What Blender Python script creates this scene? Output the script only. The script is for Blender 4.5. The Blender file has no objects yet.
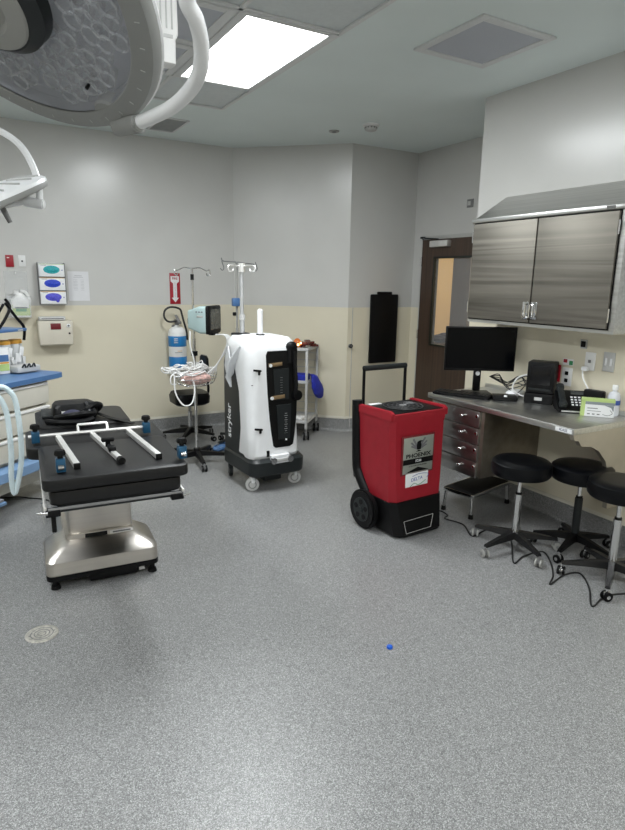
import bpy, bmesh, math, random
from mathutils import Vector, Matrix
random.seed(4)
S = bpy.context.scene
PI = math.pi
R = math.radians

# ------------------------------------------------------------------ camera
F, PITCH, ROLL, YAW, CH = 592.59, .2235, .01683, .52408, 1.675
fwd = Vector((math.sin(YAW)*math.cos(PITCH), math.cos(YAW)*math.cos(PITCH), -math.sin(PITCH)))
rgt = Vector((math.cos(YAW), -math.sin(YAW), 0)); upv = rgt.cross(fwd)
r2 = rgt*math.cos(ROLL)+upv*math.sin(ROLL); u2 = -rgt*math.sin(ROLL)+upv*math.cos(ROLL)
cd = bpy.data.cameras.new('camera'); cam = bpy.data.objects.new('camera', cd)
S.collection.objects.link(cam); S.camera = cam
cd.sensor_fit = 'VERTICAL'; cd.sensor_height = 24; cd.lens = F/830*24; cd.clip_start = .02
m = Matrix((r2, u2, -fwd)).transposed().to_4x4(); m.translation = (0, 0, CH); cam.matrix_world = m

# ------------------------------------------------------------------ light
W = bpy.data.worlds.new('world'); S.world = W; W.use_nodes = True
W.node_tree.nodes['Background'].inputs[0].default_value = (.75, .8, .85, 1)
W.node_tree.nodes['Background'].inputs[1].default_value = .15
S.view_settings.view_transform = 'Standard'; S.view_settings.look = 'None'
S.view_settings.gamma = 1; S.view_settings.use_curve_mapping = False
S.view_settings.exposure = 0.82
HC = 3.05
def area(name, loc, sx, sy, power, col=(.93, .98, 1), rot=(0, 0, 0)):
    l = bpy.data.lights.new(name, 'AREA'); l.shape = 'RECTANGLE'; l.size = sx; l.size_y = sy
    l.energy = power; l.color = col
    o = bpy.data.objects.new(name, l); o.location = loc; o.rotation_euler = rot
    S.collection.objects.link(o); return o
TROFFERS = [(1.695, 3.83, 30), (1.695, .6, 20), (-.85, 3.83, 26), (-.85, .6, 19), (-.85, -1.4, 12), (1.695, -1.4, 10)]
for x, y, p in TROFFERS:
    area('troffer_light', (x, y, HC-.012), .5, 1.1, p)
area('corridor_light', (5.6, 4.6, 2.9), .6, 1.2, 30, (1, .9, .72))


# ------------------------------------------------------------------ materials
MATS = {}
def mat(name, col, rough=.5, metal=0., var=.06, scale=12., bump=0., bscale=200., emit=0., trans=0., alpha=1., spec=None, stretch=None, coat=0.):
    if name in MATS: return MATS[name]
    mt = bpy.data.materials.new(name); mt.use_nodes = True; nt = mt.node_tree
    b = nt.nodes['Principled BSDF']
    b.inputs['Roughness'].default_value = rough; b.inputs['Metallic'].default_value = metal
    if spec is not None: b.inputs['Specular IOR Level'].default_value = spec
    if coat: b.inputs['Coat Weight'].default_value = coat
    tc = nt.nodes.new('ShaderNodeTexCoord'); mp = nt.nodes.new('ShaderNodeMapping')
    nt.links.new(tc.outputs['Object'], mp.inputs[0])
    if stretch: mp.inputs['Scale'].default_value = stretch
    nz = nt.nodes.new('ShaderNodeTexNoise'); nz.inputs['Scale'].default_value = scale; nz.inputs['Detail'].default_value = 4
    nt.links.new(mp.outputs[0], nz.inputs[0])
    cr = nt.nodes.new('ShaderNodeValToRGB')
    cr.color_ramp.elements[0].position = .3; cr.color_ramp.elements[1].position = .7
    cr.color_ramp.elements[0].color = [max(0, c*(1-var)) for c in col[:3]]+[1]
    cr.color_ramp.elements[1].color = [min(1, c*(1+var)) for c in col[:3]]+[1]
    nt.links.new(nz.outputs[0], cr.inputs[0]); nt.links.new(cr.outputs[0], b.inputs['Base Color'])
    if bump:
        n2 = nt.nodes.new('ShaderNodeTexNoise'); n2.inputs['Scale'].default_value = bscale
        bp = nt.nodes.new('ShaderNodeBump'); bp.inputs['Strength'].default_value = bump; bp.inputs['Distance'].default_value = .002
        nt.links.new(mp.outputs[0], n2.inputs[0]); nt.links.new(n2.outputs[0], bp.inputs['Height']); nt.links.new(bp.outputs[0], b.inputs['Normal'])
    if emit:
        b.inputs['Emission Color'].default_value = (*col[:3], 1); b.inputs['Emission Strength'].default_value = emit
    if trans: b.inputs['Transmission Weight'].default_value = trans
    if alpha < 1: b.inputs['Alpha'].default_value = alpha
    MATS[name] = mt; return mt

def steel(name, col, rough, axis, sc=60, wav=.25, aniso=.0, var=.12):
    """brushed stainless: streaks along one axis, slightly wavy"""
    mt = mat(name, col, rough, 1.0, var=0); nt = mt.node_tree; b = nt.nodes['Principled BSDF']
    mp = nt.nodes['Mapping']; s = [sc]*3; s[axis] = sc*.025; mp.inputs['Scale'].default_value = s
    nz = nt.nodes['Noise Texture']; nz.inputs['Scale'].default_value = 1; nz.inputs['Distortion'].default_value = wav
    cr = nt.nodes['Color Ramp']
    cr.color_ramp.elements[0].color = [c*(1-var) for c in col]+[1]; cr.color_ramp.elements[1].color = [min(1, c*(1+var)) for c in col]+[1]
    mr = nt.nodes.new('ShaderNodeMapRange'); mr.inputs['To Min'].default_value = rough*.75; mr.inputs['To Max'].default_value = rough*1.35
    nt.links.new(nz.outputs[0], mr.inputs[0]); nt.links.new(mr.outputs[0], b.inputs['Roughness'])
    bp = nt.nodes.new('ShaderNodeBump'); bp.inputs['Strength'].default_value = .05; bp.inputs['Distance'].default_value = .001
    nt.links.new(nz.outputs[0], bp.inputs['Height']); nt.links.new(bp.outputs[0], b.inputs['Normal'])
    return mt

def floor_mat():
    mt = mat('speckled_vinyl', (.2, .2, .2), .36, bump=.15, bscale=300); nt = mt.node_tree; b = nt.nodes['Principled BSDF']
    mp = nt.nodes['Mapping']
    vo = nt.nodes.new('ShaderNodeTexVoronoi'); vo.inputs['Scale'].default_value = 340
    nt.links.new(mp.outputs[0], vo.inputs['Vector'])
    sep = nt.nodes.new('ShaderNodeSeparateColor'); nt.links.new(vo.outputs['Color'], sep.inputs[0])
    cr = nt.nodes.new('ShaderNodeValToRGB'); cr.color_ramp.interpolation = 'CONSTANT'
    els = [(0, .13), (.17, .185), (.4, .25), (.68, .32), (.88, .45)]
    e = cr.color_ramp.elements
    e[0].position = 0; e[0].color = (.13, .132, .132, 1); e[1].position = .17; e[1].color = (.185, .188, .188, 1)
    for p, v in els[2:]:
        k = e.new(p); k.color = (v, v*1.005, v*1.0, 1)
    nt.links.new(sep.outputs[0], cr.inputs[0])
    mx = nt.nodes.new('ShaderNodeMix'); mx.data_type = 'RGBA'; mx.blend_type = 'MULTIPLY'; mx.inputs[0].default_value = 1
    nz = nt.nodes.new('ShaderNodeTexNoise'); nz.inputs['Scale'].default_value = 1.5; nt.links.new(mp.outputs[0], nz.inputs[0])
    c2 = nt.nodes.new('ShaderNodeValToRGB'); c2.color_ramp.elements[0].color = (.86, .86, .86, 1); c2.color_ramp.elements[1].color = (1, 1, 1, 1)
    nt.links.new(nz.outputs[0], c2.inputs[0])
    nt.links.new(cr.outputs[0], mx.inputs[6]); nt.links.new(c2.outputs[0], mx.inputs[7]); nt.links.new(mx.outputs[2], b.inputs['Base Color'])
    return mt

FLOOR = floor_mat()
PAINT = mat('upper_wall_paint', (.585, .58, .56), .25, var=.02, scale=3, bump=.22, bscale=14)
SHEET = mat('beige_wall_sheet', (.70, .65, .515), .32, var=.03, scale=2, bump=.1, bscale=120)
CEIL = mat('ceiling_paint', (.73, .80, .79), .6, var=.02, scale=2)
TILE = mat('ceiling_tile', (.62, .655, .66), .7, var=.03, scale=40, bump=.1)
PERF = mat('perforated_grey_metal', (.46, .48, .53), .5, var=.06, scale=200)
WFRAME = mat('white_frame_enamel', (.66, .67, .67), .4, var=.02)
SEAM = mat('cream_base_cap', (.66, .63, .54), .4, var=.03)
DFRAME = mat('light_grey_door_frame', (.46, .46, .44), .4, var=.03)
DOORW = steel('dark_walnut_door', (.06, .036, .024), .4, 2, 40, .6, var=.3); DOORW.node_tree.nodes['Principled BSDF'].inputs['Metallic'].default_value = 0
TAN = mat('tan_corridor_paint', (.66, .50, .27), .6, var=.03, scale=2)
DIFF = mat('lit_diffuser', (1, 1, 1), .5, var=0, emit=4.5)
BLACK = mat('black_plastic', (.003, .003, .0035), .45, var=.15, spec=.22)
BLK2 = mat('black_vinyl', (.002, .0024, .0035), .34, spec=.2, var=.15, scale=30, bump=.15, bscale=300)
PAD = mat('black_table_pad', (.0045, .0045, .005), .42, spec=.4, var=.2, scale=8, bump=.2, bscale=500)
GREYD = mat('charcoal_plastic', (.015, .018, .019), .42, var=.1, spec=.35)
GREYM = mat('mid_grey_plastic', (.2, .2, .2), .45, var=.06)
GREYL = mat('light_grey_plastic', (.5, .5, .49), .4, var=.04)
WHITE = mat('white_plastic', (.82, .83, .84), .3, var=.02)
WHITE2 = mat('white_matt', (.8, .8, .79), .6, var=.03)
PAPER = mat('white_paper', (.74, .74, .76), .7, var=.02)
CHROME = mat('chrome', (.72, .72, .72), .14, 1, var=.03)
ALU = mat('brushed_aluminium', (.85, .84, .82), .36, .75, var=.05)
STEEL_X = steel('brushed_steel_counter', (.60, .60, .585), .34, 1)
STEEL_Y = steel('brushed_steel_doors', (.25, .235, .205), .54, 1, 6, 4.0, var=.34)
STEEL_D = steel('brushed_steel_drawers', (.46, .45, .44), .32, 1, 12, 1.0)
STEEL_B = steel('brushed_steel_base', (.62, .585, .54), .30, 0, 50, var=.05)
BEIGEP = mat('beige_plastic', (.62, .58, .49), .42, var=.03)
MACH = mat('cream_machine_enamel', (.60, .58, .51), .4, var=.02)
BLUEM = mat('blue_machine_plastic', (.075, .17, .36), .35, var=.06)
BLUEL = mat('pale_blue_enamel', (.22, .36, .58), .35, var=.04)
BLUEC = mat('blue_clamp_anodised', (.015, .085, .17), .32, .2, var=.1)
BLUEV = mat('vivid_blue_cloth', (.01, .02, .32), .7, var=.25, scale=20)
BLUEG = mat('blue_glove', (.02, .06, .55), .5, var=.2, scale=60)
VIOLG = mat('violet_glove', (.09, .09, .62), .5, var=.2, scale=60)
TEALG = mat('teal_glove', (.02, .38, .42), .5, var=.2, scale=60)
BLUEX = mat('extinguisher_blue', (.02, .2, .5), .3, var=.05)
RED = mat('red_rotomoulded_plastic', (.31, .015, .025), .42, spec=.3, var=.06, scale=20, bump=.15, bscale=400)
REDS = mat('sign_red', (.34, .008, .02), .45, var=.04)
REDD = mat('dark_red_label', (.16, .01, .015), .45, var=.05)
TEAL = mat('pale_teal_plastic', (.38, .50, .50), .38, var=.03)
TRIMG = mat('soft_grey_enamel', (.33, .33, .31), .4, var=.03)
LAMPG = mat('lamp_grey_enamel', (.27, .275, .265), .45, var=.03)
LENS = mat('lamp_glass_cover', (.8, .82, .88), .06, var=0, alpha=.28, spec=.6)
GLASS = mat('clear_glass', (.9, .92, .95), .03, var=0, alpha=.1, spec=.6)
CLEAR = mat('clear_acrylic', (.85, .87, .88), .1, var=0, alpha=.16, spec=.6)
HOSE = mat('pale_hose_plastic', (.66, .78, .82), .35, var=.03)
WCABLE = mat('white_cable', (.8, .8, .79), .45, var=.02)
BCABLE = mat('black_cable', (.012, .012, .012), .5, var=.1)
GREEN = mat('lime_green_card', (.46, .60, .22), .5, var=.03)
GREEND = mat('green_label', (.05, .3, .12), .5, var=.05)
GREYC = mat('grey_card', (.22, .25, .27), .5, var=.03)
ORANGE = mat('orange_cap', (.75, .38, .06), .45, var=.06)
AMBER = mat('amber_lens', (.55, .14, .03), .2, var=.1, emit=.12)
AMBERL = mat('lit_amber_bulb', (1, .55, .2), .3, var=0, emit=6)
COPPER = mat('dark_red_plastic_wrap', (.12, .025, .02), .25, var=.5, scale=60)
SCREEN = mat('dark_screen', (.001, .0014, .0025), .2, var=.05, spec=.12)
SCRG = mat('grey_screen', (.05, .055, .055), .25, var=.1)
SILVER = mat('silver_label', (.36, .38, .34), .35, .4, var=.05)
GOLD = mat('bronze_label', (.28, .19, .1), .4, .3, var=.1)
INKB = mat('blue_ink', (.04, .09, .35), .6, var=.05)
INKK = mat('black_ink', (.003, .003, .003), .5, var=.05, spec=.25)
INKG = mat('grey_ink', (.16, .16, .17), .6, var=.05)
INKR = mat('dark_ink_on_steel', (.03, .05, .12), .5, var=.05)
WINK = mat('white_ink', (.75, .76, .76), .5, var=.02)
PINKP = mat('pink_checked_paper', (.62, .40, .36), .7, var=.35, scale=40)
NAVY = mat('navy_fabric', (.02, .02, .05), .6, var=.3, scale=30)
SKYC = mat('bright_blue_plastic', (.0, .09, .55), .35, var=.05)
DRAIN = mat('worn_drain_metal', (.55, .53, .48), .4, .6, var=.3, scale=60)

# ------------------------------------------------------------------ builders
class G:
    def __init__(s): s.bm = bmesh.new(); s.ms = []; s.k = 0; s.X = Matrix.Identity(4)
    def m(s, mt):
        if mt not in s.ms: s.ms.append(mt)
        s.k = s.ms.index(mt); return s
    def _add(s, t, M=None):
        if M is not None: t.transform(M)
        t.transform(s.X)
        for f in t.faces: f.material_index = s.k
        me = bpy.data.meshes.new('tmp'); t.to_mesh(me); t.free(); s.bm.from_mesh(me); bpy.data.meshes.remove(me); return s
    def box(s, c, d, bev=0., rot=None, seg=2):
        t = bmesh.new(); bmesh.ops.create_cube(t, size=1)
        t.transform(Matrix.Diagonal((*d, 1)))
        if bev: bmesh.ops.bevel(t, geom=list(t.edges), offset=min(bev, min(d)*.49), segments=seg, profile=.5, affect='EDGES')
        M = Matrix.Translation(c)
        if rot is not None: M = M @ (rot if isinstance(rot, Matrix) else Matrix.Rotation(rot, 4, 'Z'))
        return s._add(t, M)
    def cyl(s, a, b, r, r1=None, n=20, bev=0.):
        a, b = Vector(a), Vector(b); d = b-a; r1 = r if r1 is None else r1
        t = bmesh.new(); bmesh.ops.create_cone(t, cap_ends=True, segments=n, radius1=r, radius2=r1, depth=d.length)
        if bev: bmesh.ops.bevel(t, geom=[e for e in t.edges if abs(e.verts[0].co.z-e.verts[1].co.z) < 1e-6], offset=bev, segments=2, affect='EDGES')
        M = Matrix.Translation((a+b)/2) @ d.to_track_quat('Z', 'Y').to_matrix().to_4x4()
        return s._add(t, M)
    def ball(s, c, r, n=16, M=None):
        t = bmesh.new(); bmesh.ops.create_uvsphere(t, u_segments=n, v_segments=n//2, radius=1)
        r = (r, r, r) if not hasattr(r, '__len__') else r
        t.transform(Matrix.Diagonal((*r, 1)))
        return s._add(t, Matrix.Translation(c) @ (M or Matrix.Identity(4)))
    def lathe(s, prof, c=(0, 0, 0), n=32, M=None, cap=True):
        t = bmesh.new(); rings = []
        for r, z in prof:
            if r < 1e-6: rings.append([t.verts.new((0, 0, z))])
            else: rings.append([t.verts.new((r*math.cos(2*PI*i/n), r*math.sin(2*PI*i/n), z)) for i in range(n)])
        for A, B in zip(rings, rings[1:]):
            for i in range(n):
                j = (i+1) % n
                if len(A) == 1 and len(B) == 1: continue
                if len(A) == 1: t.faces.new((A[0], B[i], B[j]))
                elif len(B) == 1: t.faces.new((A[i], A[j], B[0]))
                else: t.faces.new((A[i], A[j], B[j], B[i]))
        if cap:
            for q in (rings[0], rings[-1]):
                if len(q) > 2: t.faces.new(q)
        bmesh.ops.recalc_face_normals(t, faces=t.faces)
        return s._add(t, Matrix.Translation(c) @ (M or Matrix.Identity(4)))
    def loft(s, rings, cap=True, M=None, closed=False):
        t = bmesh.new(); V = [[t.verts.new(p) for p in q] for q in rings]; n = len(V[0])
        pr = list(zip(V, V[1:]))
        if closed: pr.append((V[-1], V[0]))
        for A, B in pr:
            for i in range(n): t.faces.new((A[i], A[(i+1) % n], B[(i+1) % n], B[i]))
        if cap and not closed: t.faces.new(V[0]); t.faces.new(V[-1])
        bmesh.ops.recalc_face_normals(t, faces=t.faces)
        return s._add(t, M)
    def prism(s, pts, th, M=None, bev=0.):
        """polygon in local XY extruded from z=0 to z=th"""
        t = bmesh.new(); A = [t.verts.new((x, y, 0)) for x, y in pts]; B = [t.verts.new((x, y, th)) for x, y in pts]
        n = len(pts); t.faces.new(A); t.faces.new(B)
        for i in range(n): t.faces.new((A[i], A[(i+1) % n], B[(i+1) % n], B[i]))
        bmesh.ops.recalc_face_normals(t, faces=t.faces)
        if bev: bmesh.ops.bevel(t, geom=list(t.edges), offset=bev, segments=2, affect='EDGES')
        return s._add(t, M)
    def tube(s, pts, r, n=8, sm=True, closed=False, rib=0., sub=6):
        P = [Vector(p) for p in pts]
        if sm and len(P) > 2:
            Q = []; N = len(P); rng = range(N if closed else N-1)
            for i in rng:
                p0 = P[(i-1) % N] if (closed or i > 0) else P[0]; p1 = P[i]; p2 = P[(i+1) % N]
                p3 = P[(i+2) % N] if (closed or i+2 < N) else P[-1]
                for k in range(sub):
                    u = k/sub
                    Q.append(.5*((2*p1)+(-p0+p2)*u+(2*p0-5*p1+4*p2-p3)*u*u+(-p0+3*p1-3*p2+p3)*u**3))
            if not closed: Q.append(P[-1])
            P = Q
        rings = []; N = len(P); prev = None
        for i, p in enumerate(P):
            a = P[(i-1) % N] if (closed or i > 0) else p; b = P[(i+1) % N] if (closed or i < N-1) else p
            tn = (b-a).normalized()
            if prev is None:
                prev = tn.orthogonal().normalized()
            prev = (prev-tn*prev.dot(tn)).normalized(); q = tn.cross(prev)
            rr = r*(1+(rib if i % 2 else 0))
            rings.append([p+(prev*math.cos(2*PI*j/n)+q*math.sin(2*PI*j/n))*rr for j in range(n)])
        return s.loft(rings, cap=True, closed=closed)
    def quad(s, pts):
        t = bmesh.new(); t.faces.new([t.verts.new(p) for p in pts]); return s._add(t)
    def build(s, name, parent=None, mt=None, ang=35):
        me = bpy.data.meshes.new(name); s.bm.to_mesh(me); s.bm.free()
        for q in s.ms: me.materials.append(q)
        for p in me.polygons: p.use_smooth = True
        me.set_sharp_from_angle(angle=R(ang))
        o = bpy.data.objects.new(name, me); S.collection.objects.link(o)
        if parent: o.parent = parent
        return o

def g(mt): return G().m(mt)
def thing(name, label, cat, loc=(0, 0, 0), rz=0., group=None):
    o = bpy.data.objects.new(name, None); S.collection.objects.link(o); o.empty_display_size = .05
    o.location = loc; o.rotation_euler = (0, 0, rz); o['label'] = label; o['category'] = cat
    if group: o['group'] = group
    return o
def tag(o, label, cat, group=None, loc=None, rz=0.):
    o['label'] = label; o['category'] = cat
    if group: o['group'] = group
    if loc is not None: o.location = loc; o.rotation_euler = (0, 0, rz)
    return o
def struct(o): o['kind'] = 'structure'; return o
def dup(root, loc, rz, label=None, group=None):
    r = root.copy(); S.collection.objects.link(r); r.location = loc; r.rotation_euler = (0, 0, rz)
    if label: r['label'] = label
    if group: r['group'] = group
    for ch in list(root.children):
        c = ch.copy(); S.collection.objects.link(c); c.parent = r
        for q in ch.children:
            d = q.copy(); S.collection.objects.link(d); d.parent = c
    return r
def text(s, size, mt, parent, M, name='lettering', ex=.0006, sx=1., bold=0., align='CENTER'):
    c = bpy.data.curves.new('t', 'FONT'); c.body = s; c.size = size; c.align_x = align; c.align_y = 'CENTER'; c.extrude = ex; c.offset = bold
    c.resolution_u = 3
    t = bpy.data.objects.new('t', c); S.collection.objects.link(t)
    bpy.context.view_layer.update()
    me = bpy.data.meshes.new_from_object(t.evaluated_get(bpy.context.evaluated_depsgraph_get()))
    bpy.data.objects.remove(t); bpy.data.curves.remove(c)
    me.transform(M @ Matrix.Diagonal((sx, 1, 1, 1))); me.materials.clear(); me.materials.append(mt); me.name = name
    o = bpy.data.objects.new(name, me); S.collection.objects.link(o); o.parent = parent
    return o
def T(x, y, z): return Matrix.Translation((x, y, z))
def RX(a): return Matrix.Rotation(a, 4, 'X')
def RY(a): return Matrix.Rotation(a, 4, 'Y')
def RZ(a): return Matrix.Rotation(a, 4, 'Z')
FACE_MY = RX(PI/2)                        # text plane facing -y
FACE_MX = RZ(-PI/2) @ RX(PI/2)            # text plane facing -x
def rrect(w, h, r, n=4, cx=0, cy=0):
    p = []
    for sx, sy, a0 in ((1, 1, 0), (-1, 1, 90), (-1, -1, 180), (1, -1, 270)):
        for k in range(n+1):
            a = R(a0+90*k/n); p.append((cx+sx*(w/2-r)+r*math.cos(a), cy+sy*(h/2-r)+r*math.sin(a)))
    return p

# ------------------------------------------------------------------ the room
XW, XD, YB, Y3, YJ = 3.577, 4.456, 6.39, 5.474, 3.632
XL, YF = -3.4, -2.4
ZS = 1.392
C3 = (3.588, Y3); C2 = (2.646, YB)
struct(g(FLOOR).box((.55, 2.0, -.05), (7.95, 8.85, .1)).build('floor'))
def wall(name, a, b, z0=0, z1=HC, th=.1, holes=None):
    """a->b seen from inside with the room on the left hand; two paint bands"""
    a, b = Vector((*a, 0)), Vector((*b, 0)); d = (b-a).normalized(); nrm = Vector((-d.y, d.x, 0))  # into room
    o = G()
    for mt, lo, hi in ((SHEET, z0, ZS), (PAINT, ZS, z1)):
        o.m(mt); L = (b-a).length
        spans = [(0, L, lo, hi)]
        if holes:
            h0, h1, hz = holes
            spans = [(0, h0, lo, hi), (h1, L, lo, hi)]
            if hi > hz: spans.append((h0, h1, max(lo, hz), hi))
        for s0, s1, l, h in spans:
            if s1-s0 < 1e-4: continue
            p = a+d*(s0+s1)/2-nrm*th/2
            o.box((p.x, p.y, (l+h)/2), (s1-s0, th, h-l), rot=math.atan2(d.y, d.x))
    return struct(o.build(name))
# interior polygon walked counter-clockwise (room on the left hand)
wall('wall_front', (XL, YF), (XW, YF)); wall('wall_right', (XW, YF), (XW, YJ))
wall('wall_alcove_return', (XW+.1, YJ), (XD, YJ)); 
wall('wall_alcove', (XD, YJ), (XD, Y3), holes=(4.36-YJ, 5.335-YJ, 2.165))
wall('wall_alcove_back', (XD+.1, Y3), C3); wall('wall_chamfer', C3, C2)
wall('wall_back', C2, (XL, YB)); wall('wall_left', (XL, YB), (XL, YF))

# cove base: floor vinyl turned up the wall with a cream cap strip
path = [(XL, YF), (XW, YF), (XW, YJ), (XD, YJ), (XD, 4.36)]
path2 = [(XD, 5.335), (XD, Y3), C3, C2, (XL, YB), (XL, YF)]
def cove(name, pts, mt, prof):
    P = [Vector((*p, 0)) for p in pts]; rings = []
    for i, p in enumerate(P):
        ds = []
        if i > 0: ds.append((p-P[i-1]).normalized())
        if i < len(P)-1: ds.append((P[i+1]-p).normalized())
        ns = [Vector((-d.y, d.x, 0)) for d in ds]
        if len(ns) == 1: off = ns[0]
        else:
            off = (ns[0]+ns[1]); off = off/(off.length_squared)*2
        rings.append([(p+off*a+Vector((0, 0, z))) for a, z in prof])
    return struct(g(mt).loft(rings).build(name, ang=50))
cp = [(0, 0), (.035, .0005), (.016, .006), (.007, .018), (.004, .04), (.003, .150), (0, .150)]
sp = [(0, .150), (.006, .150), (.006, .163), (.002, .175), (0, .175)]
cove('baseboard_right', path, FLOOR, cp); cove('baseboard_back', path2, FLOOR, cp)
cove('trim_1', path, SEAM, sp); cove('trim_2', path2, SEAM, sp)

# ceiling: plaster lid and a grid of tiles over the left part
GX, GY = 2.0, 5.05
o = g(CEIL).box((3.3, 2.0, HC+.05), (2.6, 8.9, .1)); o.box((-.7, (GY+6.45)/2, HC+.05), (5.4, 6.45-GY, .1))
o.m(TILE); o.box((-.7, (GY+YF)/2-.02, HC+.06), (5.4, GY-YF+.1, .1))
struct(o.build('ceiling'))
o = g(WFRAME)
for k in range(9):
    x = GX-.61*k
    o.box((x, (GY+YF)/2, HC+.003), (.026, GY-YF, .012))
for k in range(13):
    y = GY-.61*k
    if y > YF: o.box(((GX+XL)/2, y, HC+.0025), (GX-XL, .026, .011))
struct(o.build('trim_3'))
# plaster expansion line
# recessed troffers
def troffer(x, y, label, light=True):
    t = thing('ceiling_light', label, 'ceiling light', (x, y, HC), 0, 'fluorescent troffers in the tile grid')
    f = g(WFRAME)
    for sx in (-1, 1): f.box((sx*.279, 0, -.004), (.05, 1.2, .012), .003)
    for sy in (-1, 1): f.box((0, sy*.586, -.004), (.508, .03, .012), .003)
    f.build('frame', t); g(DIFF).box((0, 0, .0), (.512, 1.146, .006)).build('diffuser', t)
    return t
lab = ['bright rectangular troffer light in the tiles nearest the plaster ceiling, above the white rover',
       'rectangular troffer light in the tiles above the near floor, outside the photo on the right',
       'rectangular troffer light beyond the big surgical lamp on the left, outside the photo',
       'rectangular troffer light above and left of the viewer', 'rectangular troffer light behind the viewer on the left',
       'rectangular troffer light behind the viewer on the right']
for (x, y, p), l in zip(TROFFERS, lab): troffer(x, y, l)
# perforated laminar-flow panels over the table
k = 0
for x, y, l in ((1.085, 4.135, 'grey perforated ceiling diffuser left of the bright light, far one of the pair'),
                (1.085, 3.525, 'grey perforated ceiling diffuser left of the bright light, near one of the pair')):
    t = thing('ceiling_diffuser', l, 'air diffuser', (x, y, HC), 0, 'perforated diffusers over the operating table')
    f = g(WFRAME)
    for sx in (-1, 1): f.box((sx*.265, 0, -.005), (.05, .58, .014), .003); f.box((0, sx*.265, -.005), (.48, .05, .014), .003)
    f.build('frame', t); g(PERF).box((0, 0, -.001), (.484, .484, .006)).build('perforated_panel', t)
# square diffuser in the plaster
t = thing('ceiling_diffuser', 'square grey perforated air grille in white frame on the plaster ceiling, near the cabinet', 'air grille', (2.775, 2.875, HC))
f = g(WFRAME)
for sx in (-1, 1): f.box((sx*.262, 0, -.006), (.052, .576, .016), .006); f.box((0, sx*.262, -.006), (.48, .052, .016), .006)
f.build('frame', t); g(PERF).box((0, 0, -.002), (.478, .478, .008)).build('perforated_panel', t)
# exhaust grille
t = thing('exhaust_grille', 'small grey slotted exhaust grille on the plaster ceiling near the back wall', 'air grille', (1.76, 5.8, HC))
f = g(WFRAME)
for sx in (-1, 1): f.box((sx*.12, 0, -.004), (.02, .5, .012)); f.box((0, sx*.245, -.004), (.22, .02, .012))
f.build('frame', t); f = g(mat('louvre_grey', (.42, .43, .43), .5))
f.box((0, 0, 0), (.225, .47, .004))
for i in range(12): f.box((0, -.215+i*.039, -.003), (.222, .014, .006), rot=RX(.5))
f.build('louvre', t)
# smoke detector & sprinkler
t = thing('smoke_detector', 'round white smoke detector on the ceiling in front of the door', 'smoke detector', (3.31, 4.762, HC))
g(WHITE2).lathe([(.075, 0), (.075, -.012), (.06, -.022)]).build('base', t)
g(GREYL).lathe([(.055, -.02), (.055, -.03), (.05, -.05), (.03, -.058), (0, -.06)]).build('sensor_head', t)
f = g(GREYM)
for i in range(12): f.box((.054*math.cos(i*PI/6), .054*math.sin(i*PI/6), -.03), (.006, .012, .012), rot=i*PI/6)
f.build('vent_slots', t)
t = thing('sprinkler_cover', 'small flat sprinkler cover plate on the ceiling beside the smoke detector', 'sprinkler', (3.159, 5.15, HC))
g(TRIMG).lathe([(.05, 0), (.05, -.004), (.045, -.008), (0, -.008)]).build('cover_plate', t)
g(GREYM).lathe([(.02, -.008), (.018, -.014), (0, -.015)]).build('centre_cap', t)

# ------------------------------------------------------------------ door and the next room
struct(g(TAN).box((6.6, 4.5, 1.45), (.1, 4.2, 3.1)).box((5.6, 6.6, 1.45), (2.1, .1, 3.1)).box((5.6, 2.45, 1.45), (2.1, .1, 3.1)).build('wall_corridor'))
struct(g(CEIL).box((5.6, 4.5, 3.08), (2.1, 4.2, .06)).build('ceiling_corridor'))
struct(g(FLOOR).box((5.6, 4.5, -.05), (2.15, 4.2, .1)).build('floor_corridor'))
y0, y1, dz = 4.40, 5.295, 2.125
f = g(DFRAME)
for y in (4.38, 5.335-.02): f.box((XD+.05, y, 1.0825), (.12, .04, 2.165), .004)
f.box((XD+.05, 4.8475, 2.145), (.12, .975, .04), .004)
struct(f.build('trim_4'))
dr = G().m(DOORW); xd = XD-.005
gy0, gy1, gz0, gz1 = 4.46, 5.085, 1.0, 1.935
dr.box((xd, (gy1+y1)/2, dz/2+.004), (.045, y1-gy1, dz-.006)); dr.box((xd, (y0+gy0)/2, dz/2+.004), (.045, gy0-y0, dz-.006))
dr.box((xd, (gy0+gy1)/2, gz0/2+.004), (.045, gy1-gy0, gz0-.006)); dr.box((xd, (gy0+gy1)/2, (gz1+dz)/2), (.045, gy1-gy0, dz-gz1))
door = dr.build('door_1'); struct(door)
f = g(mat('black_lite_frame', (.01, .014, .01), .4))
for y in (gy0, gy1): f.box((xd-.0, y, (gz0+gz1)/2), (.06, .02, gz1-gz0+.02))
for z in (gz0, gz1): f.box((xd-.0, (gy0+gy1)/2, z), (.06, gy1-gy0, .02))
f.build('lite_frame', door); g(GLASS).box((xd, (gy0+gy1)/2, (gz0+gz1)/2), (.008, gy1-gy0-.02, gz1-gz0-.02)).build('glass_pane', door)
g(ALU).box((xd-.05, 4.98, 2.075), (.06, .28, .065), .008).build('door_closer', door)
f = g(GREYD).tube([(xd-.06, 5.0, 2.12), (xd-.11, 5.16, 2.135), (xd-.03, 5.28, 2.145)], .008, sm=False); f.box((xd-.03, 5.29, 2.15), (.03, .05, .02)); f.build('closer_arm', door)
f = g(ALU).cyl((xd-.022, 4.46, 1.0), (xd-.075, 4.46, 1.0), .012); f.cyl((xd-.072, 4.46, 1.0), (xd-.072, 4.56, 1.0), .01); f.build('door_handle', door)
for z in (.25, 1.1, 1.9): g(CHROME).cyl((xd-.028, y1+.003, z-.05), (xd-.028, y1+.003, z+.05), .008).build('hinge', door)
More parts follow.
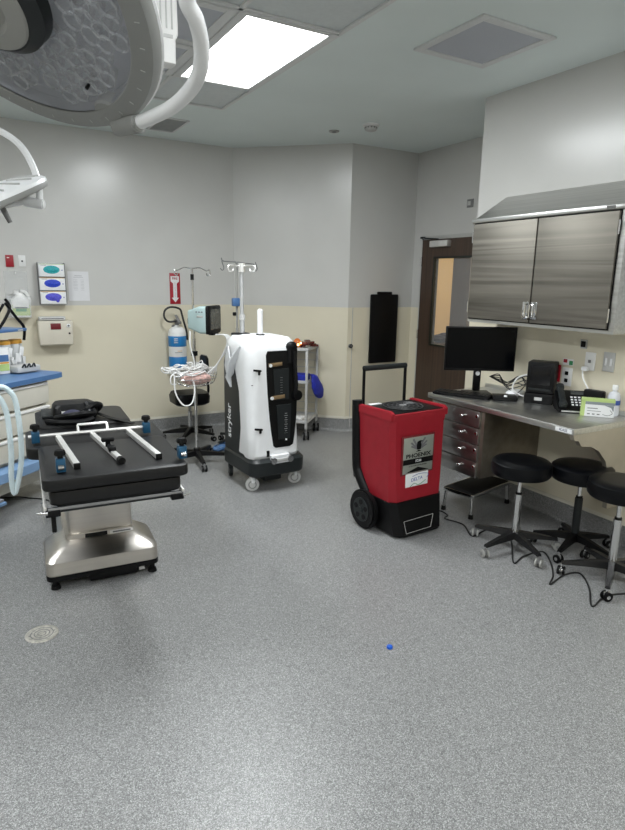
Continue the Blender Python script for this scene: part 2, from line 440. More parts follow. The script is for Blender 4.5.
# pieces seen through the glass
t = thing('corridor_counter', 'tan counter ledge seen through the door glass', 'counter', (5.55, 6.1, 0))
g(TAN).box((0, 0, .43), (1.6, .5, .86)).build('body', t); g(mat('brown_ledge_top', (.13, .07, .04), .4)).box((0, 0, .88), (1.66, .56, .04), .005).build('ledge_top', t)
f = g(NAVY).ball((0, 0, .05), (.13, .1, .055)); f.ball((.05, -.02, .09), (.08, .06, .035)); f.box((.12, 0, .03), (.1, .14, .05), .02)
tag(f.build('cloth_bundle'), 'dark bundle lying on the ledge behind the door glass', 'bundle', loc=(5.40, 6.0, .902))
g(mat('dark_grey_column', (.12, .11, .10), .5)).box((0, 0, 1.5), (.2, .3, 3.0), .005).m(ALU).box((0, 0, .12), (.21, .31, .2)).build('tmpcol')
col = bpy.data.objects['tmpcol']; col.name = 'corridor_column'; tag(col, 'dark grey column seen at the right of the door glass', 'column', loc=(5.35, 5.53, .0))

# ------------------------------------------------------------------ right wall: cabinet, worktop
cy0, cy1, cz0, cz1, cx = 2.155, 3.345, 1.392, 2.123, 3.274
t = thing('wall_cabinet', 'stainless steel wall cabinet with two doors and sloping top above the worktop', 'cabinet')
g(STEEL_X).prism([(cx+.02, cz0), (XW, cz0), (XW, cz1+.185), (cx+.0, cz1), (cx+.0, cz0+.0)][0:0]+[(cx, cz0), (XW, cz0), (XW, 2.305), (cx, 2.123)], cy1-cy0, M=T(0, cy1, 0) @ RX(PI/2)).build('body', t)
g(STEEL_X).box((cx-.006, (cy0+cy1)/2, 2.112), (.03, cy1-cy0+.02, .028), .004).build('top_trim', t)
ym = 2.76
for a, b, s in ((cy0+.04, ym-.003, -1), (ym+.003, cy1-.012, 1)):
    g(INKK).box((cx-.001, (a+b)/2, 1.755), (.004, b-a+.012, .684)).build('door_gap_shade', t)  # black backing inset, paints in the shade of the gaps around each door
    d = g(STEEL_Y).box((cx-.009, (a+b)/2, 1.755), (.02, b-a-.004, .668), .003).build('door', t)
    h = g(CHROME); yh = ym+s*.035
    h.box((cx-.021, yh, 1.50), (.004, .05, .115), .002); h.tube([(cx-.02, yh-s*.018, 1.455), (cx-.045, yh-s*.018, 1.46), (cx-.045, yh-s*.018, 1.54), (cx-.02, yh-s*.018, 1.545)], .005, sm=False)
    h.build('handle', d)
    ye = b+.004 if s > 0 else a-.004
    for z in (1.5, 2.0): g(CHROME).cyl((cx-.016, ye, z-.04), (cx-.016, ye, z+.04), .005).build('hinge', d)
f = g(CHROME).box((cx-.022, 2.25, 2.112), (.004, .055, .018)); f.build('maker_plate', t)

wx0, wy0, wy1, wz = 2.965, 2.115, 3.39, .862
t = thing('worktop', 'long stainless steel worktop along the right wall', 'worktop')
f = g(STEEL_X).box(((wx0+XW)/2, (wy0+wy1)/2, wz-.019), (XW-wx0, wy1-wy0, .038), .004)
f.build('top', t)
f = g(STEEL_X).box((XW-.008, (wy0+wy1)/2, wz+.0), (.014, wy1-wy0, .06), .003); f.build('backsplash', t)
f = G().m(STEEL_X)
# curved knee-space bracket at the near end
pts = [(wx0+.01, wz-.038), (XW, wz-.038), (XW, .32), (XW-.05, .32)]
pts += [(XW-.05-.02+(-.0), .42), (XW-.1, .55)]
arc = [(XW-.12-.30*math.sin(a)*1.0, .60+.17*(1-math.cos(a))*1.0) for a in [R(v) for v in (10, 30, 50, 70, 90)]]
pts = [(wx0+.0, wz-.036), (XW, wz-.036), (XW, .3), (XW-.20, .3)]+[(XW-.20-.31*(1-math.cos(R(v))), .40+.345*math.sin(R(v))) for v in (0, 20, 40, 60, 75, 90)]+[(wx0+.085, .75), (wx0+.055, .785), (wx0+.02, .79)]
g(mat('beige_steel_bracket', (.46, .42, .35), .38, .55, var=.05)).prism(pts, .03, M=T(0, wy0+.032, 0) @ RX(PI/2)).build('end_bracket', t)
f = g(WHITE).box((wx0-.001, 2.185, wz-.019), (.003, .11, .024)); f.build('label_strip', t)
text('ICASE', .022, INKR, t, T(wx0-.003, 2.185, wz-.019) @ FACE_MX, ex=.0004)
# drawer pedestal
t = thing('drawer_unit', 'stainless steel four-drawer pedestal under the far end of the worktop', 'drawer unit')
dy0, dy1, dx0 = 2.835, 3.375, 3.0
f = g(STEEL_D); f.m(steel('shaded_unit_steel', (.30, .27, .23), .38, 1, 20)); f.box(((dx0+XW)/2, (dy0+dy1)/2, .58), (XW-dx0-.002, dy1-dy0, .484), .003); f.build('body', t)  # body steel coloured darker than the drawer fronts to paint in its shade
for i in range(4):
    z = .752-.121*i
    d = g(STEEL_D).box((dx0-.008, (dy0+dy1)/2, z), (.018, dy1-dy0-.06, .113), .003).build('drawer', t)
    h = g(CHROME).cyl((dx0-.017, (dy0+dy1)/2-.09, z+.01), (dx0-.035, (dy0+dy1)/2-.09, z+.01), .006); h.ball((dx0-.04, (dy0+dy1)/2-.09, z+.01), (.01, .018, .010)); h.build('knob', d)
    g(CHROME).cyl((dx0-.017, dy0+.05, z+.025), (dx0-.026, dy0+.05, z+.025), .011).build('lock', d)
# far-end support panel already the pedestal; a slim vertical seam bar on the wall under the worktop

# monitor
def mk_frame(name, label, cat, x, y, z, rz): return thing(name, label, cat, (x, y, z), rz)
t = thing('computer_monitor', 'black flat computer monitor on stand at the far end of the worktop', 'monitor', (3.255, 3.175, wz), R(-31))
g(BLACK).box((0, 0, .34), (.52, .028, .325), .006).build('housing', t)
g(SCREEN).box((0, -.0145, .345), (.50, .003, .295)).build('screen', t)
f = g(BLACK).box((0, .035, .19), (.055, .03, .34), .008); f.build('stand', t)
g(BLACK).box((0, .01, .008), (.2, .17, .016), .006).build('stand_foot', t)
g(WHITE).cyl((0, .018, .155), (0, .012, .155), .016).build('round_badge', t)
o = g(BLACK).box((0, 0, .012), (.42, .14, .018), .005)
for i in range(14):
    for j in range(5): o.box((-.19+i*.029, -.052+j*.026, .023), (.024, .021, .006), .002)
tag(o.build('keyboard'), 'black keyboard in front of the monitor', 'keyboard', loc=(3.11, 3.17, wz), rz=R(-62))
# low black dock/scanner with white button
t = thing('card_reader', 'low black box with white button between monitor and computers', 'card reader', (3.28, 2.93, wz), R(-40))
g(BLACK).box((0, 0, .017), (.17, .12, .034), .008).build('body', t); g(WHITE).cyl((.0, -.055, .04), (0, -.06, .03), .012).build('button', t)
f = g(WHITE).ball((0, 0, .028), (.085, .055, .028)); f.box((.03, .02, .02), (.1, .07, .04), .015)
tag(f.build('crumpled_bag'), 'shiny grey white pouch behind the black card reader', 'pouch', loc=(3.45, 2.98, wz))
# stacked computers
t = thing('mini_computer', 'low black computer with a small label, under the larger black box', 'computer', (3.45, 2.76, wz), R(-60))
g(BLACK).box((0, 0, .036), (.19, .17, .07), .005).build('case', t); g(GREYL).box((0, -.086, .035), (.05, .003, .022)).build('label_sticker', t)
t = thing('printer', 'tall black box with dark glossy front standing on the low computer', 'device', (3.45, 2.76, wz+.073), R(-60))
g(BLACK).box((0, 0, .108), (.18, .15, .215), .006).build('case', t)
g(mat('glossy_black_panel', (.006, .006, .007), .2, spec=.3)).box((0, -.076, .125), (.13, .004, .13), .001).build('front_panel', t)
g(GREYD).box((0, -.077, .028), (.15, .006, .012)).build('slot', t)
# cables behind
o = g(BCABLE)
for k in range(7):
    a = random.uniform(-.03, .05)
    o.tube([(3.40+a*.5, 2.82+random.uniform(-.02, .02), wz+.06+k*.02), (3.43+a, 2.92, wz+.17-k*.018+a), (3.40, 3.0+a, wz+.12-k*.012), (3.44, 3.1+a, wz+.1+a), (3.36, 3.16, wz+.13)], .0035)
tag(o.build('cable_bundle'), 'tangle of black cables between monitor and stacked computers', 'cables')
o = g(WCABLE).tube([(3.42, 2.84, wz+.19), (3.40, 2.93, wz+.15), (3.39, 2.96, wz+.07), (3.41, 2.91, wz+.03), (3.44, 2.86, wz+.02)], .006)
tag(o.build('white_cable'), 'white cable looping down beside the stacked computers', 'cable')
# phone
t = thing('desk_phone', 'black desk phone with handset on the worktop beside the green box', 'phone', (3.415, 2.47, wz), R(-42))
f = g(BLACK).prism([(-.10, 0), (.10, 0), (.10, .118), (.08, .12), (-.10, .02)], .21, M=T(.105, 0, 0) @ RZ(0) @ Matrix(((0, 0, -1, 0), (1, 0, 0, 0), (0, 1, 0, 0), (0, 0, 0, 1))), bev=.004); f.build('base', t)
tl = math.atan2(.10, .18)
K = T(0, 0, 0) @ T(0, 0, .054) @ RX(tl)
f = g(GREYD)
f.box((0, 0, 0), (.04, .16, .03), .01, rot=T(-.075, 0, .045) @ RX(tl)); f.box((0, 0, 0), (.05, .05, .045), .014, rot=T(-.075, -.075, 0) @ RX(tl)); f.box((0, 0, 0), (.05, .05, .045), .014, rot=T(-.075, .075, .083) @ RX(tl))
f.X = Matrix.Identity(4)
hs = f.build('handset', t); hs.location = (0, 0, .055)
f = g(WHITE)
for i in range(4):
    for j in range(3): f.box((0, 0, 0), (.014, .011, .004), rot=T(-.01+j*.024, -.055+i*.023, .0455+i*.023*.556+.002) @ RX(tl))
f.build('keypad', t)
g(SCRG).box((0, 0, 0), (.08, .035, .003), rot=T(.03, .055, .107) @ RX(tl)).build('display', t)
g(GREYL).box((0, -.102, .012), (.17, .004, .008)).build('front_trim', t)
f = g(BCABLE).tube([(3.34, 2.5, wz+.02), (3.33, 2.53, wz+.008), (3.37, 2.57, wz+.006), (3.45, 2.56, wz+.006)], .004)
tag(f.build('black_cord'), 'short black cord at the left of the desk phone', 'cord')
# second dark set behind phone
f = g(BLACK).box((0, 0, .07), (.13, .05, .14), .01)
tag(f.build('document_stand'), 'small black stand behind the desk phone near the wall', 'stand', loc=(3.53, 2.40, wz), rz=R(-80))
# bottle
t = thing('pump_bottle', 'white bottle with blue label behind the green box', 'bottle', (3.53, 2.26, wz))
g(mat('milky_bottle', (.75, .77, .82), .25, alpha=.9)).lathe([(.036, 0), (.038, .01), (.038, .12), (.03, .145), (.014, .155), (.014, .165)]).build('bottle_body', t)
g(WHITE).lathe([(.018, .165), (.018, .19), (.016, .195), (0, .195)]).build('cap', t)
g(INKB).lathe([(.0385, .07), (.0385, .1)], cap=False).build('blue_label', t)
# green glove box
t = thing('product_box', 'small white box with lime green edge standing on the near end of the worktop', 'box', (3.40, 2.28, wz), R(-50))
g(WHITE).box((0, 0, .058), (.19, .05, .112), .001).build('carton', t)
f = g(GREEN).box((0, -.0256, .106), (.191, .002, .018)); f.box((-.085, -.0256, .052), (.022, .002, .1)); f.box((0, 0, .1149), (.191, .051, .001)); f.box((-.0955, 0, .058), (.001, .05, .112)); f.build('green_border', t)
f = g(GREYC).box((.01, -.0257, .088), (.168, .002, .018)); f.prism([(.035, .078), (.09, .078), (.09, .04), (.075, .065)], .001, M=T(0, -.0258, 0) @ RX(PI/2)); f.build('grey_band', t)
f = g(INKG)
for i in range(3): f.box((-.05+i*.028, -.0258, .018), (.016, .001, .007))
f.box((-.03, -.0258, .055), (.06, .001, .005)); f.box((-.02, -.0258, .038), (.08, .001, .003)); f.tube([(.03, -.026, .02), (.06, -.026, .015), (.085, -.026, .03), (.07, -.026, .05)], .0015); f.build('printed_lines', t)

# wall fittings above worktop
def plate(name, label, cat, x, y, z, w, h, mt, face='-x', th=.008, group=None):
    t = thing(name, label, cat, (x, y, z), 0 if face == '-y' else -PI/2, group)
    g(mt).box((0, -th/2, 0), (w, th, h), .002).build('plate', t); return t
t = plate('switch_box', 'small dark square fitting high on the wall above the phone', 'wall fitting', XW, 2.552, 1.287, .05, .06, GREYL)
g(INKK).box((0, -.011, 0), (.034, .006, .04), .002).build('black_insert', t)
t = plate('phone_jack', 'white phone jack plate with a plugged cable above the phone', 'wall plate', XW, 2.49, 1.178, .075, .12, WHITE2)
g(GREYM).box((0, -.012, .0), (.016, .006, .02)).build('socket', t); g(WHITE).box((-.02, -.02, -.052), (.05, .03, .03), .01).build('plug', t)
f = g(WCABLE).tube([(XW-.03, 2.52, 1.11), (XW-.04, 2.5, 1.06), (XW-.05, 2.44, .98), (XW-.1, 2.42, .92)], .005)
tag(f.build('phone_line'), 'white cable hanging from the phone jack to the phone', 'cable')
t = plate('switch_plate', 'grey white switch plate right of the phone jack', 'wall plate', XW, 2.355, 1.19, .08, .125, GREYL)
for i in (-1, 1): g(WHITE).box((i*.018, -.011, .0), (.014, .006, .05), .002).build('toggle', t)
t = plate('warning_sticker', 'small red and green sticker above the red outlet', 'sticker', XW, 2.66, 1.152, .085, .045, WHITE2, th=.001)
g(REDS).box((-.022, -.0015, .006), (.03, .001, .024)).build('red_patch', t); g(GREEND).box((.024, -.0015, -.004), (.028, .001, .028)).build('green_patch', t)
t = plate('red_outlet', 'red emergency outlet plate half hidden by the stacked computers', 'outlet', XW, 2.735, 1.065, .05, .12, REDS)
g(REDD).box((0, -.01, 0), (.03, .005, .08)).build('socket', t)
t = plate('wall_outlet', 'white wall outlet with black sockets beside the red outlet', 'outlet', XW, 2.655, 1.05, .08, .125, WHITE2)
for z in (-.025, .025): g(INKK).box((0, -.011, z), (.026, .006, .026), .003).build('socket', t)

# small plate on alcove wall above the door
t = plate('thermostat', 'small grey thermostat plate on the wall above and right of the door', 'thermostat', XD, 4.63, 2.45, .085, .08, GREYM)
g(GREYL).box((-.01, -.011, .0), (.04, .006, .04), .002).build('display', t)

# alcove back wall: hanging black slide board, knob
t = thing('slide_board', 'tall flat black board hanging on the grey wall left of the door', 'board', (4.055, Y3-.022, 1.165))
g(BLACK).box((0, 0, -.012), (.375, .03, .765), .012).build('board', t)
f = g(BLACK).box((0, -.0, .382), (.2, .026, .034), .01); f.build('hanging_tab', t)
t = thing('wall_hook', 'small dark ring hook on the wall corner left of the black board', 'hook', (3.625, Y3, .975))
g(GREYM).cyl((0, 0, 0), (0, -.012, 0), .022).build('rosette', t)
g(INKK).tube([(.018*math.cos(a), -.026, .018*math.sin(a)) for a in [i*PI/5 for i in range(10)]], .005, closed=True, sub=2).build('ring', t)
f = g(GREYL).box((3.648, Y3-.003, .72), (.006, .006, 1.34)); f.m(GREYL)
tag(f.build('corner_guard'), 'thin vertical corner guard strip beside the ring hook', 'corner guard')

# ------------------------------------------------------------------ back wall items
def wp(name, label, cat, x, z, w, h, mt, th=.008, bev=.002, group=None):
    t = thing(name, label, cat, (x, YB, z), 0, group); g(mt).box((0, -th/2, 0), (w, th, h), bev).build('plate', t); return t
t = wp('fire_alarm_plate', 'small red wall plate above the clear jug holder', 'wall plate', .386, 1.805, .068, .108, REDS, .012)
g(WHITE2).box((-.012, -.013, .03), (.02, .003, .008)).build('mark', t)
t = wp('wall_plate', 'small white wall plate with black dot right of the red plate', 'wall plate', .492, 1.808, .062, .105, WHITE2)
g(INKK).cyl((0, -.008, -.002), (0, -.012, -.002), .008).build('black_dot', t)
t = thing('bottle_holder', 'clear acrylic wall holder around the white jug', 'holder', (.423, YB, 1.285))
f = g(CLEAR).box((0, -.004, .215), (.2, .006, .425), .001); f.box((0, -.13, .1), (.2, .004, .2), .001); f.box((0, -.067, .002), (.2, .13, .004))
for s in (-1, 1): f.box((s*.099, -.067, .1), (.003, .13, .2))
f.build('shell', t); f = g(CHROME)
for z in (.412,): f.cyl((0, -.007, z), (0, -.011, z), .008)
f.build('screw', t)
t = thing('white_jug', 'white handled jug with green label in the clear wall holder', 'jug', (.44, YB-.068, 1.291))
f = g(WHITE2).loft([[(x, y, z) for x, y in rrect(w, d, r)] for w, d, r, z in ((.15, .1, .02, 0), (.165, .11, .025, .01), (.165, .11, .025, .13), (.15, .1, .025, .165), (.08, .06, .025, .20), (.045, .045, .02, .225))])
f.tube([(.072, 0, .1), (.082, 0, .16), (.055, 0, .225), (.01, 0, .24)], .014)
f.cyl((-.028, 0, .21), (-.028, 0, .245), .022); f.build('jug_body', t)
f = g(GREEN).box((0, -.0565, .065), (.15, .002, .1)); f.m(WHITE2).box((0, -.058, .1), (.14, .002, .035)); f.m(GREEND).box((0, -.058, .065), (.09, .002, .025)); f.m(BLUEM).box((0, -.058, .087), (.1, .002, .012)); f.build('front_label', t)
# glove boxes
t = thing('glove_box_rack', 'clear wall rack holding three glove boxes', 'rack', (.732, YB, 1.603))
f = g(CLEAR).box((0, -.003, 0), (.24, .005, .40))
for z in (-.195, -.067, .061): f.box((0, -.05, z), (.236, .1, .003))
f.m(GREYM)
for s in (-1, 1): f.box((s*.119, -.05, 0), (.003, .1, .39))
f.build('shell', t)
for i, (gm, l) in enumerate(((VIOLG, 'glove box with violet glove, lowest of the three'), (BLUEG, 'glove box with dark blue oval opening, middle of the three'), (TEALG, 'glove box with teal oval opening, topmost of the three'))):
    t = thing('glove_box', l, 'glove box', (.732, YB-.054, 1.603-.192+i*.128), 0, 'glove boxes in the wall rack')
    g(WHITE).box((0, 0, .06), (.228, .092, .118), .002).build('carton', t)
    f = g(gm).lathe([(0, .002), (.9, .0015), (1, 0)], n=28, M=T(0, -.046, .066) @ RX(PI/2) @ Matrix.Diagonal((.073, .038, 1, 1))); f.ball((-.01, -.048, .066), (.03, .008, .02)); f.ball((.02, -.048, .06), (.026, .008, .014))
    if i == 0: f.ball((.035, -.05, .045), (.02, .008, .03))
    f.build('glove', t)
    f = g(GREEN if i == 2 else ORANGE).box((0, -.0465, .116), (.22, .001, .004)); f.m(INKB).box((.093, -.0465, .062), (.008, .001, .012)); f.m(INKG).box((-.07, -.0465, .106), (.05, .001, .004)); f.build('printed_lines', t)
# paper
t = thing('paper_notice', 'white sheet of paper taped on the wall beside the glove boxes', 'notice', (.983, YB, 1.58))
g(PAPER).box((0, -.002, 0), (.195, .002, .285)).build('sheet', t)
f = g(mat('faint_ink', (.45, .45, .47), .7))
f.box((0, -.0035, .1), (.07, .001, .006)); f.box((0, -.0035, .085), (.09, .001, .004))
for i in range(8): f.box((-.03, -.0035, .06-i*.014), (.04, .001, .003)); f.box((.035, -.0035, .06-i*.014), (.03, .001, .003))
f.build('printed_lines', t)
# sharps container
t = thing('sharps_container', 'beige wall sharps box with dark red label below the glove boxes', 'sharps container', (.725, YB, 1.015))
g(BEIGEP).loft([[(x, -d/2+y, z) for x, y in rrect(.315-w, d, .012)] for w, d, z in ((.02, .13, 0), (.01, .14, .012), (0, .15, .225), (.01, .145, .237))]).build('bin', t)
f = g(WHITE2).box((-.02, -.10, .255), (.22, .06, .022), .006); f.m(GREYL).box((-.02, -.06, .255), (.24, .08, .04), .006); f.m(GREYM).box((-.02, -.131, .258), (.2, .003, .01)); f.build('lid', t)
g(REDD).box((-.0, -.1505, .185), (.092, .004, .058), .001).build('biohazard_label', t)
g(WHITE).cyl((.115, -.146, .19), (.115, -.154, .19), .018).m(INKK).cyl((.115, -.153, .19), (.115, -.157, .19), .008).build('lock', t); g(INKK).cyl((.12, -.144, .115), (.12, -.152, .115), .009).build('keyhole', t)
# fire sign
t = thing('fire_sign', 'red FIRE EXTINGUISHER arrow sign on the wall above the extinguisher', 'sign', (1.958, YB, 1.563))
g(REDS).box((0, -.002, 0), (.115, .004, .325), .001).build('panel', t)
f = g(WINK); A = FACE_MY
f.prism([(-.045, .13), (.045, .13), (.045, .075), (.02, .055), (.02, -.095), (.04, -.095), (0, -.145), (-.04, -.095), (-.02, -.095), (-.02, .055), (-.045, .075)], .001, M=T(0, -.004, 0) @ A); f.build('arrow', t)
text('FIRE', .034, REDS, t, T(0, -.0056, .105) @ A, ex=.0004, bold=.0008)
for i, c in enumerate('EXTINGUISHER'): text(c, .0165, REDS, t, T(0, -.0056, .06-i*.0135) @ A, ex=.0003) if i == 0 else None
me_t = text('\n'.join('XTINGUISHER'), .0135, REDS, t, T(0, -.0056, -.018) @ A, ex=.0003)
# extinguisher
t = thing('fire_extinguisher', 'white and blue fire extinguisher hanging on the back wall under the red sign', 'fire extinguisher', (1.93, YB-.115, .725))
g(WHITE2).lathe([(.0, 0), (.085, .002), (.095, .02), (.095, .375), (.085, .41), (.055, .435), (.025, .445), (.022, .46), (0, .46)]).build('cylinder', t)
g(BLUEX).lathe([(.0955, .012), (.0962, .02), (.0962, .125), (.0955, .126)], cap=False).build('blue_band', t)
g(BLUEX).lathe([(.0955, .235), (.0962, .236), (.0962, .345), (.0955, .346)], cap=False).build('blue_label', t)
f = g(WHITE2)
for i in range(3): f.box((-.03, -.0905, .32-i*.02), (.07, .006, .006))
f.m(ORANGE).box((-.005, -.096, .19), (.05, .003, .004)); f.m(INKG).box((-.02, -.095, .175), (.08, .003, .004)); f.build('label_print', t)
f = g(GREYM).cyl((0, 0, .455), (0, 0, .50), .022); f.box((.0, -.03, .5), (.03, .14, .014), .004, rot=RX(.25)); f.box((0, -.03, .53), (.03, .14, .012), .004, rot=RX(.5)); f.m(CHROME).box((.03, -.01, .485), (.03, .03, .03), .006); f.build('valve', t)
f = g(BCABLE).tube([(.02, -.02, .49), (-.02, -.03, .50), (-.10, -.03, .50), (-.14, -.02, .55), (-.125, -.02, .62), (-.06, -.02, .65), (.03, -.02, .63), (.05, -.03, .57), (.06, -.05, .5), (.09, -.04, .40), (.1, -.04, .3)], .0105); f.build('hose', t)
g(GREYM).box((0, .1, .3), (.05, .03, .3), .004).build('wall_bracket', t)

# ------------------------------------------------------------------ generic castor & five-star base
def castor(o, x, y, r=.03, w=.022, mt=BLACK, ang=0., hub=GREYM, top=None):
    top = top or 2*r+.02
    d = Vector((math.cos(ang), math.sin(ang), 0)); n = Vector((-d.y, d.x, 0))
    o.m(mt)
    for s in (-1, 1): o.cyl((x+n.x*s*w*.75-n.x*w*.3, y+n.y*s*w*.75-n.y*w*.3, r), (x+n.x*s*w*.75+n.x*w*.3, y+n.y*s*w*.75+n.y*w*.3, r), r, n=18, bev=.003)
    o.m(hub).cyl((x-n.x*w*1.15, y-n.y*w*1.15, r), (x+n.x*w*1.15, y+n.y*w*1.15, r), r*.4, n=12)
    o.box((x, y, r*1.55), (r*1.3, w*.5, r*.9), .004, rot=ang); o.cyl((x, y, r*1.6), (x, y, top), .008, n=10)

def stool(name, label, loc, seat_r, seat_h, rot, base_r, chrome, wheel, wheel_hub, thick=.095, backrest=False, group=None, low=.06, seatoff=(0, 0)):
    t = thing(name, label, 'stool', loc, 0, group)
    sx, sy = seatoff
    h = seat_h; r = seat_r
    g(BLK2).lathe([(0, h-thick), (r-.012, h-thick), (r-.002, h-thick+.012), (r+.002, h-thick*.5), (r-.003, h-.014), (r-.018, h-.002), (r*.6, h+.004), (0, h+.006)], c=(sx, sy, 0), n=48).build('seat', t)
    c = CHROME if chrome else GREYD
    g(CHROME).cyl((sx, sy, h-thick-.04), (0, 0, h*.45), .013).m(GREYD).cyl((sx, sy, h-thick-.03), (sx, sy, h-thick+.004), .05, .06).build('piston', t)
    f = g(c).cyl((0, 0, low), (0, 0, h*.62), .024, bev=.002); f.m(INKK).cyl((0, 0, h*.62), (0, 0, h*.62+.012), .02); f.build('column', t)
    for k in range(5):
        a = rot+k*2*PI/5; d = Vector((math.cos(a), math.sin(a), 0)); n = Vector((-d.y, d.x, 0))
        def ring(s, hw, z0, z1): p = d*s; return [p+n*hw+Vector((0, 0, z0)), p-n*hw+Vector((0, 0, z0)), p-n*hw*.7+Vector((0, 0, z1)), p+n*hw*.7+Vector((0, 0, z1))]
        L = g(BLACK if not chrome else mat('dark_polished_base', (.035, .035, .036), .22, .6)).loft([ring(.0, .026, .075, .125), ring(base_r*.5, .021, .075, .108), ring(base_r, .014, .068, .085)]).build('leg', t)
        f = G(); castor(f, d.x*base_r, d.y*base_r, .027, .02, wheel, a+1.2+k, wheel_hub, .07); f.build('castor', L)
    return t
GR = 'black round stools in front of the worktop'
stool('rolling_stool', 'black round rolling stool nearest the red dehumidifier, grey castors', (2.93, 2.43, 0), .183, .598, R(182), .27, True, TRIMG, GREYM, group=GR)
stool('rolling_stool', 'black round rolling stool in the middle of the three, deepest under the worktop', (3.252, 2.228, 0), .186, .578, R(197), .25, False, BLACK, GREYM, group=GR)
stool('rolling_stool', 'black round rolling stool at the right edge, partly cut off', (3.10, 1.865, 0), .182, .608, R(138), .27, True, BLACK, CHROME, group=GR, low=.05)
# task chair by the back wall
t = thing('task_chair', 'black task chair with low backrest against the back wall under the extinguisher', 'chair', (1.95, 5.98, 0))
g(BLK2).loft([[(x, y, z) for x, y in rrect(w, w*.95, .09, 6)] for w, z in ((.32, .38), (.37, .40), (.38, .47), (.35, .505), (.26, .51))]).build('seat', t)
f = g(BLK2).loft([[(.17+y*.25, x*.9, z) for x, y in rrect(w, .12, .05, 5)] for w, z in ((.2, .62), (.28, .64), (.30, .74), (.26, .86), (.16, .885))]); f.build('backrest', t)
f = g(BLACK).tube([(.0, 0, .395), (.15, .0, .40), (.21, 0, .50), (.19, 0, .72)], .014); f.build('back_bracket', t)
g(CHROME).cyl((0, 0, .1), (0, 0, .3), .025).m(GREYL).cyl((0, 0, .28), (0, 0, .40), .016).build('column', t)
for k in range(5):
    a = R(20)+k*2*PI/5; d = Vector((math.cos(a), math.sin(a), 0)); n = Vector((-d.y, d.x, 0))
    ring = lambda s, hw, z0, z1: [d*s+n*hw+Vector((0, 0, z0)), d*s-n*hw+Vector((0, 0, z0)), d*s-n*hw*.7+Vector((0, 0, z1)), d*s+n*hw*.7+Vector((0, 0, z1))]
    L = g(BLACK).loft([ring(0, .028, .07, .13), ring(.15, .022, .07, .11), ring(.29, .015, .065, .085)]).build('leg', t)
    f = G(); castor(f, d.x*.285, d.y*.285, .027, .02, BLACK, a+1, GREYM, .07); f.build('castor', L)

# step stool
t = thing('step_stool', 'low chrome step stool with black rubber top beside the drawer unit', 'step stool', (3.25, 3.09, 0), R(12))
f = g(CHROME); w, d, hh = .50, .25, .18
f.box((0, -d/2, hh-.012), (w, .012, .028), .003); f.box((0, d/2, hh-.012), (w, .012, .028), .003)
f.box((-w/2, 0, hh-.012), (.012, d, .028), .003); f.box((w/2, 0, hh-.012), (.012, d, .028), .003); f.build('frame', t)
g(mat('black_rubber_tread', (.008, .008, .009), .7, bump=.4, bscale=150)).box((0, 0, hh-.003), (w-.012, d-.012, .016), .002).build('tread', t)
for sx in (-1, 1):
    for sy in (-1, 1):
        x, y = sx*(w/2-.012), sy*(d/2-.012)
        L = g(CHROME).cyl((x, y, hh-.02), (x*1.04, y*1.06, .02), .013).build('leg', t)
        g(INKK).cyl((x*1.04, y*1.06, 0), (x*1.04, y*1.06, .032), .019, .016).build('rubber_foot', L)

# cord on floor
CORD = [(2.74, 3.06), (2.86, 3.10), (2.93, 3.13), (2.92, 3.04), (2.86, 3.0), (2.90, 2.86), (2.816, 2.685), (2.978, 2.716), (3.07, 2.665), (2.994, 2.508), (2.76, 2.277), (2.883, 2.307), (3.044, 2.297), (2.979, 2.185), (2.843, 2.054), (2.734, 1.988), (2.901, 2.023), (3.001, 1.992), (2.901, 1.858), (2.737, 1.722), (2.886, 1.751), (3.018, 1.718), (3.2, 1.6)]
f = g(BCABLE).tube([(x, y, .0055) for x, y in CORD], .005, sub=8)
tag(f.build('power_cord'), 'black power cord snaking across the floor past the stools', 'cord')
f = g(BCABLE).tube([(-.1, 4.95, .0055), (.179, 4.878, .0055), (.278, 4.802, .0055), (.387, 4.70, .0055), (.5, 4.45, .0055), (.56, 4.2, .0055)], .005)
tag(f.build('power_cord'), 'thin dark cable on the floor from the anaesthesia machine to the operating table', 'cord')

# ------------------------------------------------------------------ red dehumidifier
t = thing('dehumidifier', 'red portable dehumidifier on wheels with black base and pull handle', 'dehumidifier', (2.525, 2.94, 0), R(3))
DH = t
hw = .245
def dring(z, fx, y0, y1, ch=.035, hw=None):
    w = hw or .245
    return [(-w+ch, y0, z), (w-ch, y0, z), (w, y0+ch, z), (w, y1, z), (-w, y1, z), (-w, y0+ch, z)]
f = g(RED).loft([dring(.235, 0, -.015, .20, .04, .225), dring(.26, 0, -.02, .24, .04, .23), dring(.42, 0, -.012, .345, .035, .236), dring(.76, 0, .0, .36, .03, .242), dring(.785, 0, -.006, .36, .03, .246), dring(.835, 0, -.004, .36, .03, .246)])
f.build('red_housing', t)
f = g(RED)
for s in (-1, 1): f.prism([(.0, .80), (.36, .80), (.36, .855), (.03, .862), (.0, .845)], .035, M=T(s*.2325-.0175, 0, 0) @ Matrix(((0, 0, 1, 0), (1, 0, 0, 0), (0, 1, 0, 0), (0, 0, 0, 1))), bev=.005)
f.box((0, .005, .838), (.44, .02, .012), .004); f.build('top_rim', t)
f = g(BLACK).box((0, .18, .84), (.43, .33, .014), .003); f.build('top_grille_panel', t)
f = g(INKK).cyl((0, .18, .845), (0, .18, .8495), .135, n=36); f.build('fan_opening', t)
f = g(mat('fan_guard_grey', (.05, .05, .052), .4))
for r in (.135, .105, .075, .045): f.tube([(r*math.cos(i*PI/10), .18+r*math.sin(i*PI/10), .853) for i in range(20)], .0028, n=6, closed=True, sub=2)
for i in range(8): f.cyl((.03*math.cos(i*PI/4), .18+.03*math.sin(i*PI/4), .853), (.135*math.cos(i*PI/4), .18+.135*math.sin(i*PI/4), .853), .003, n=6)
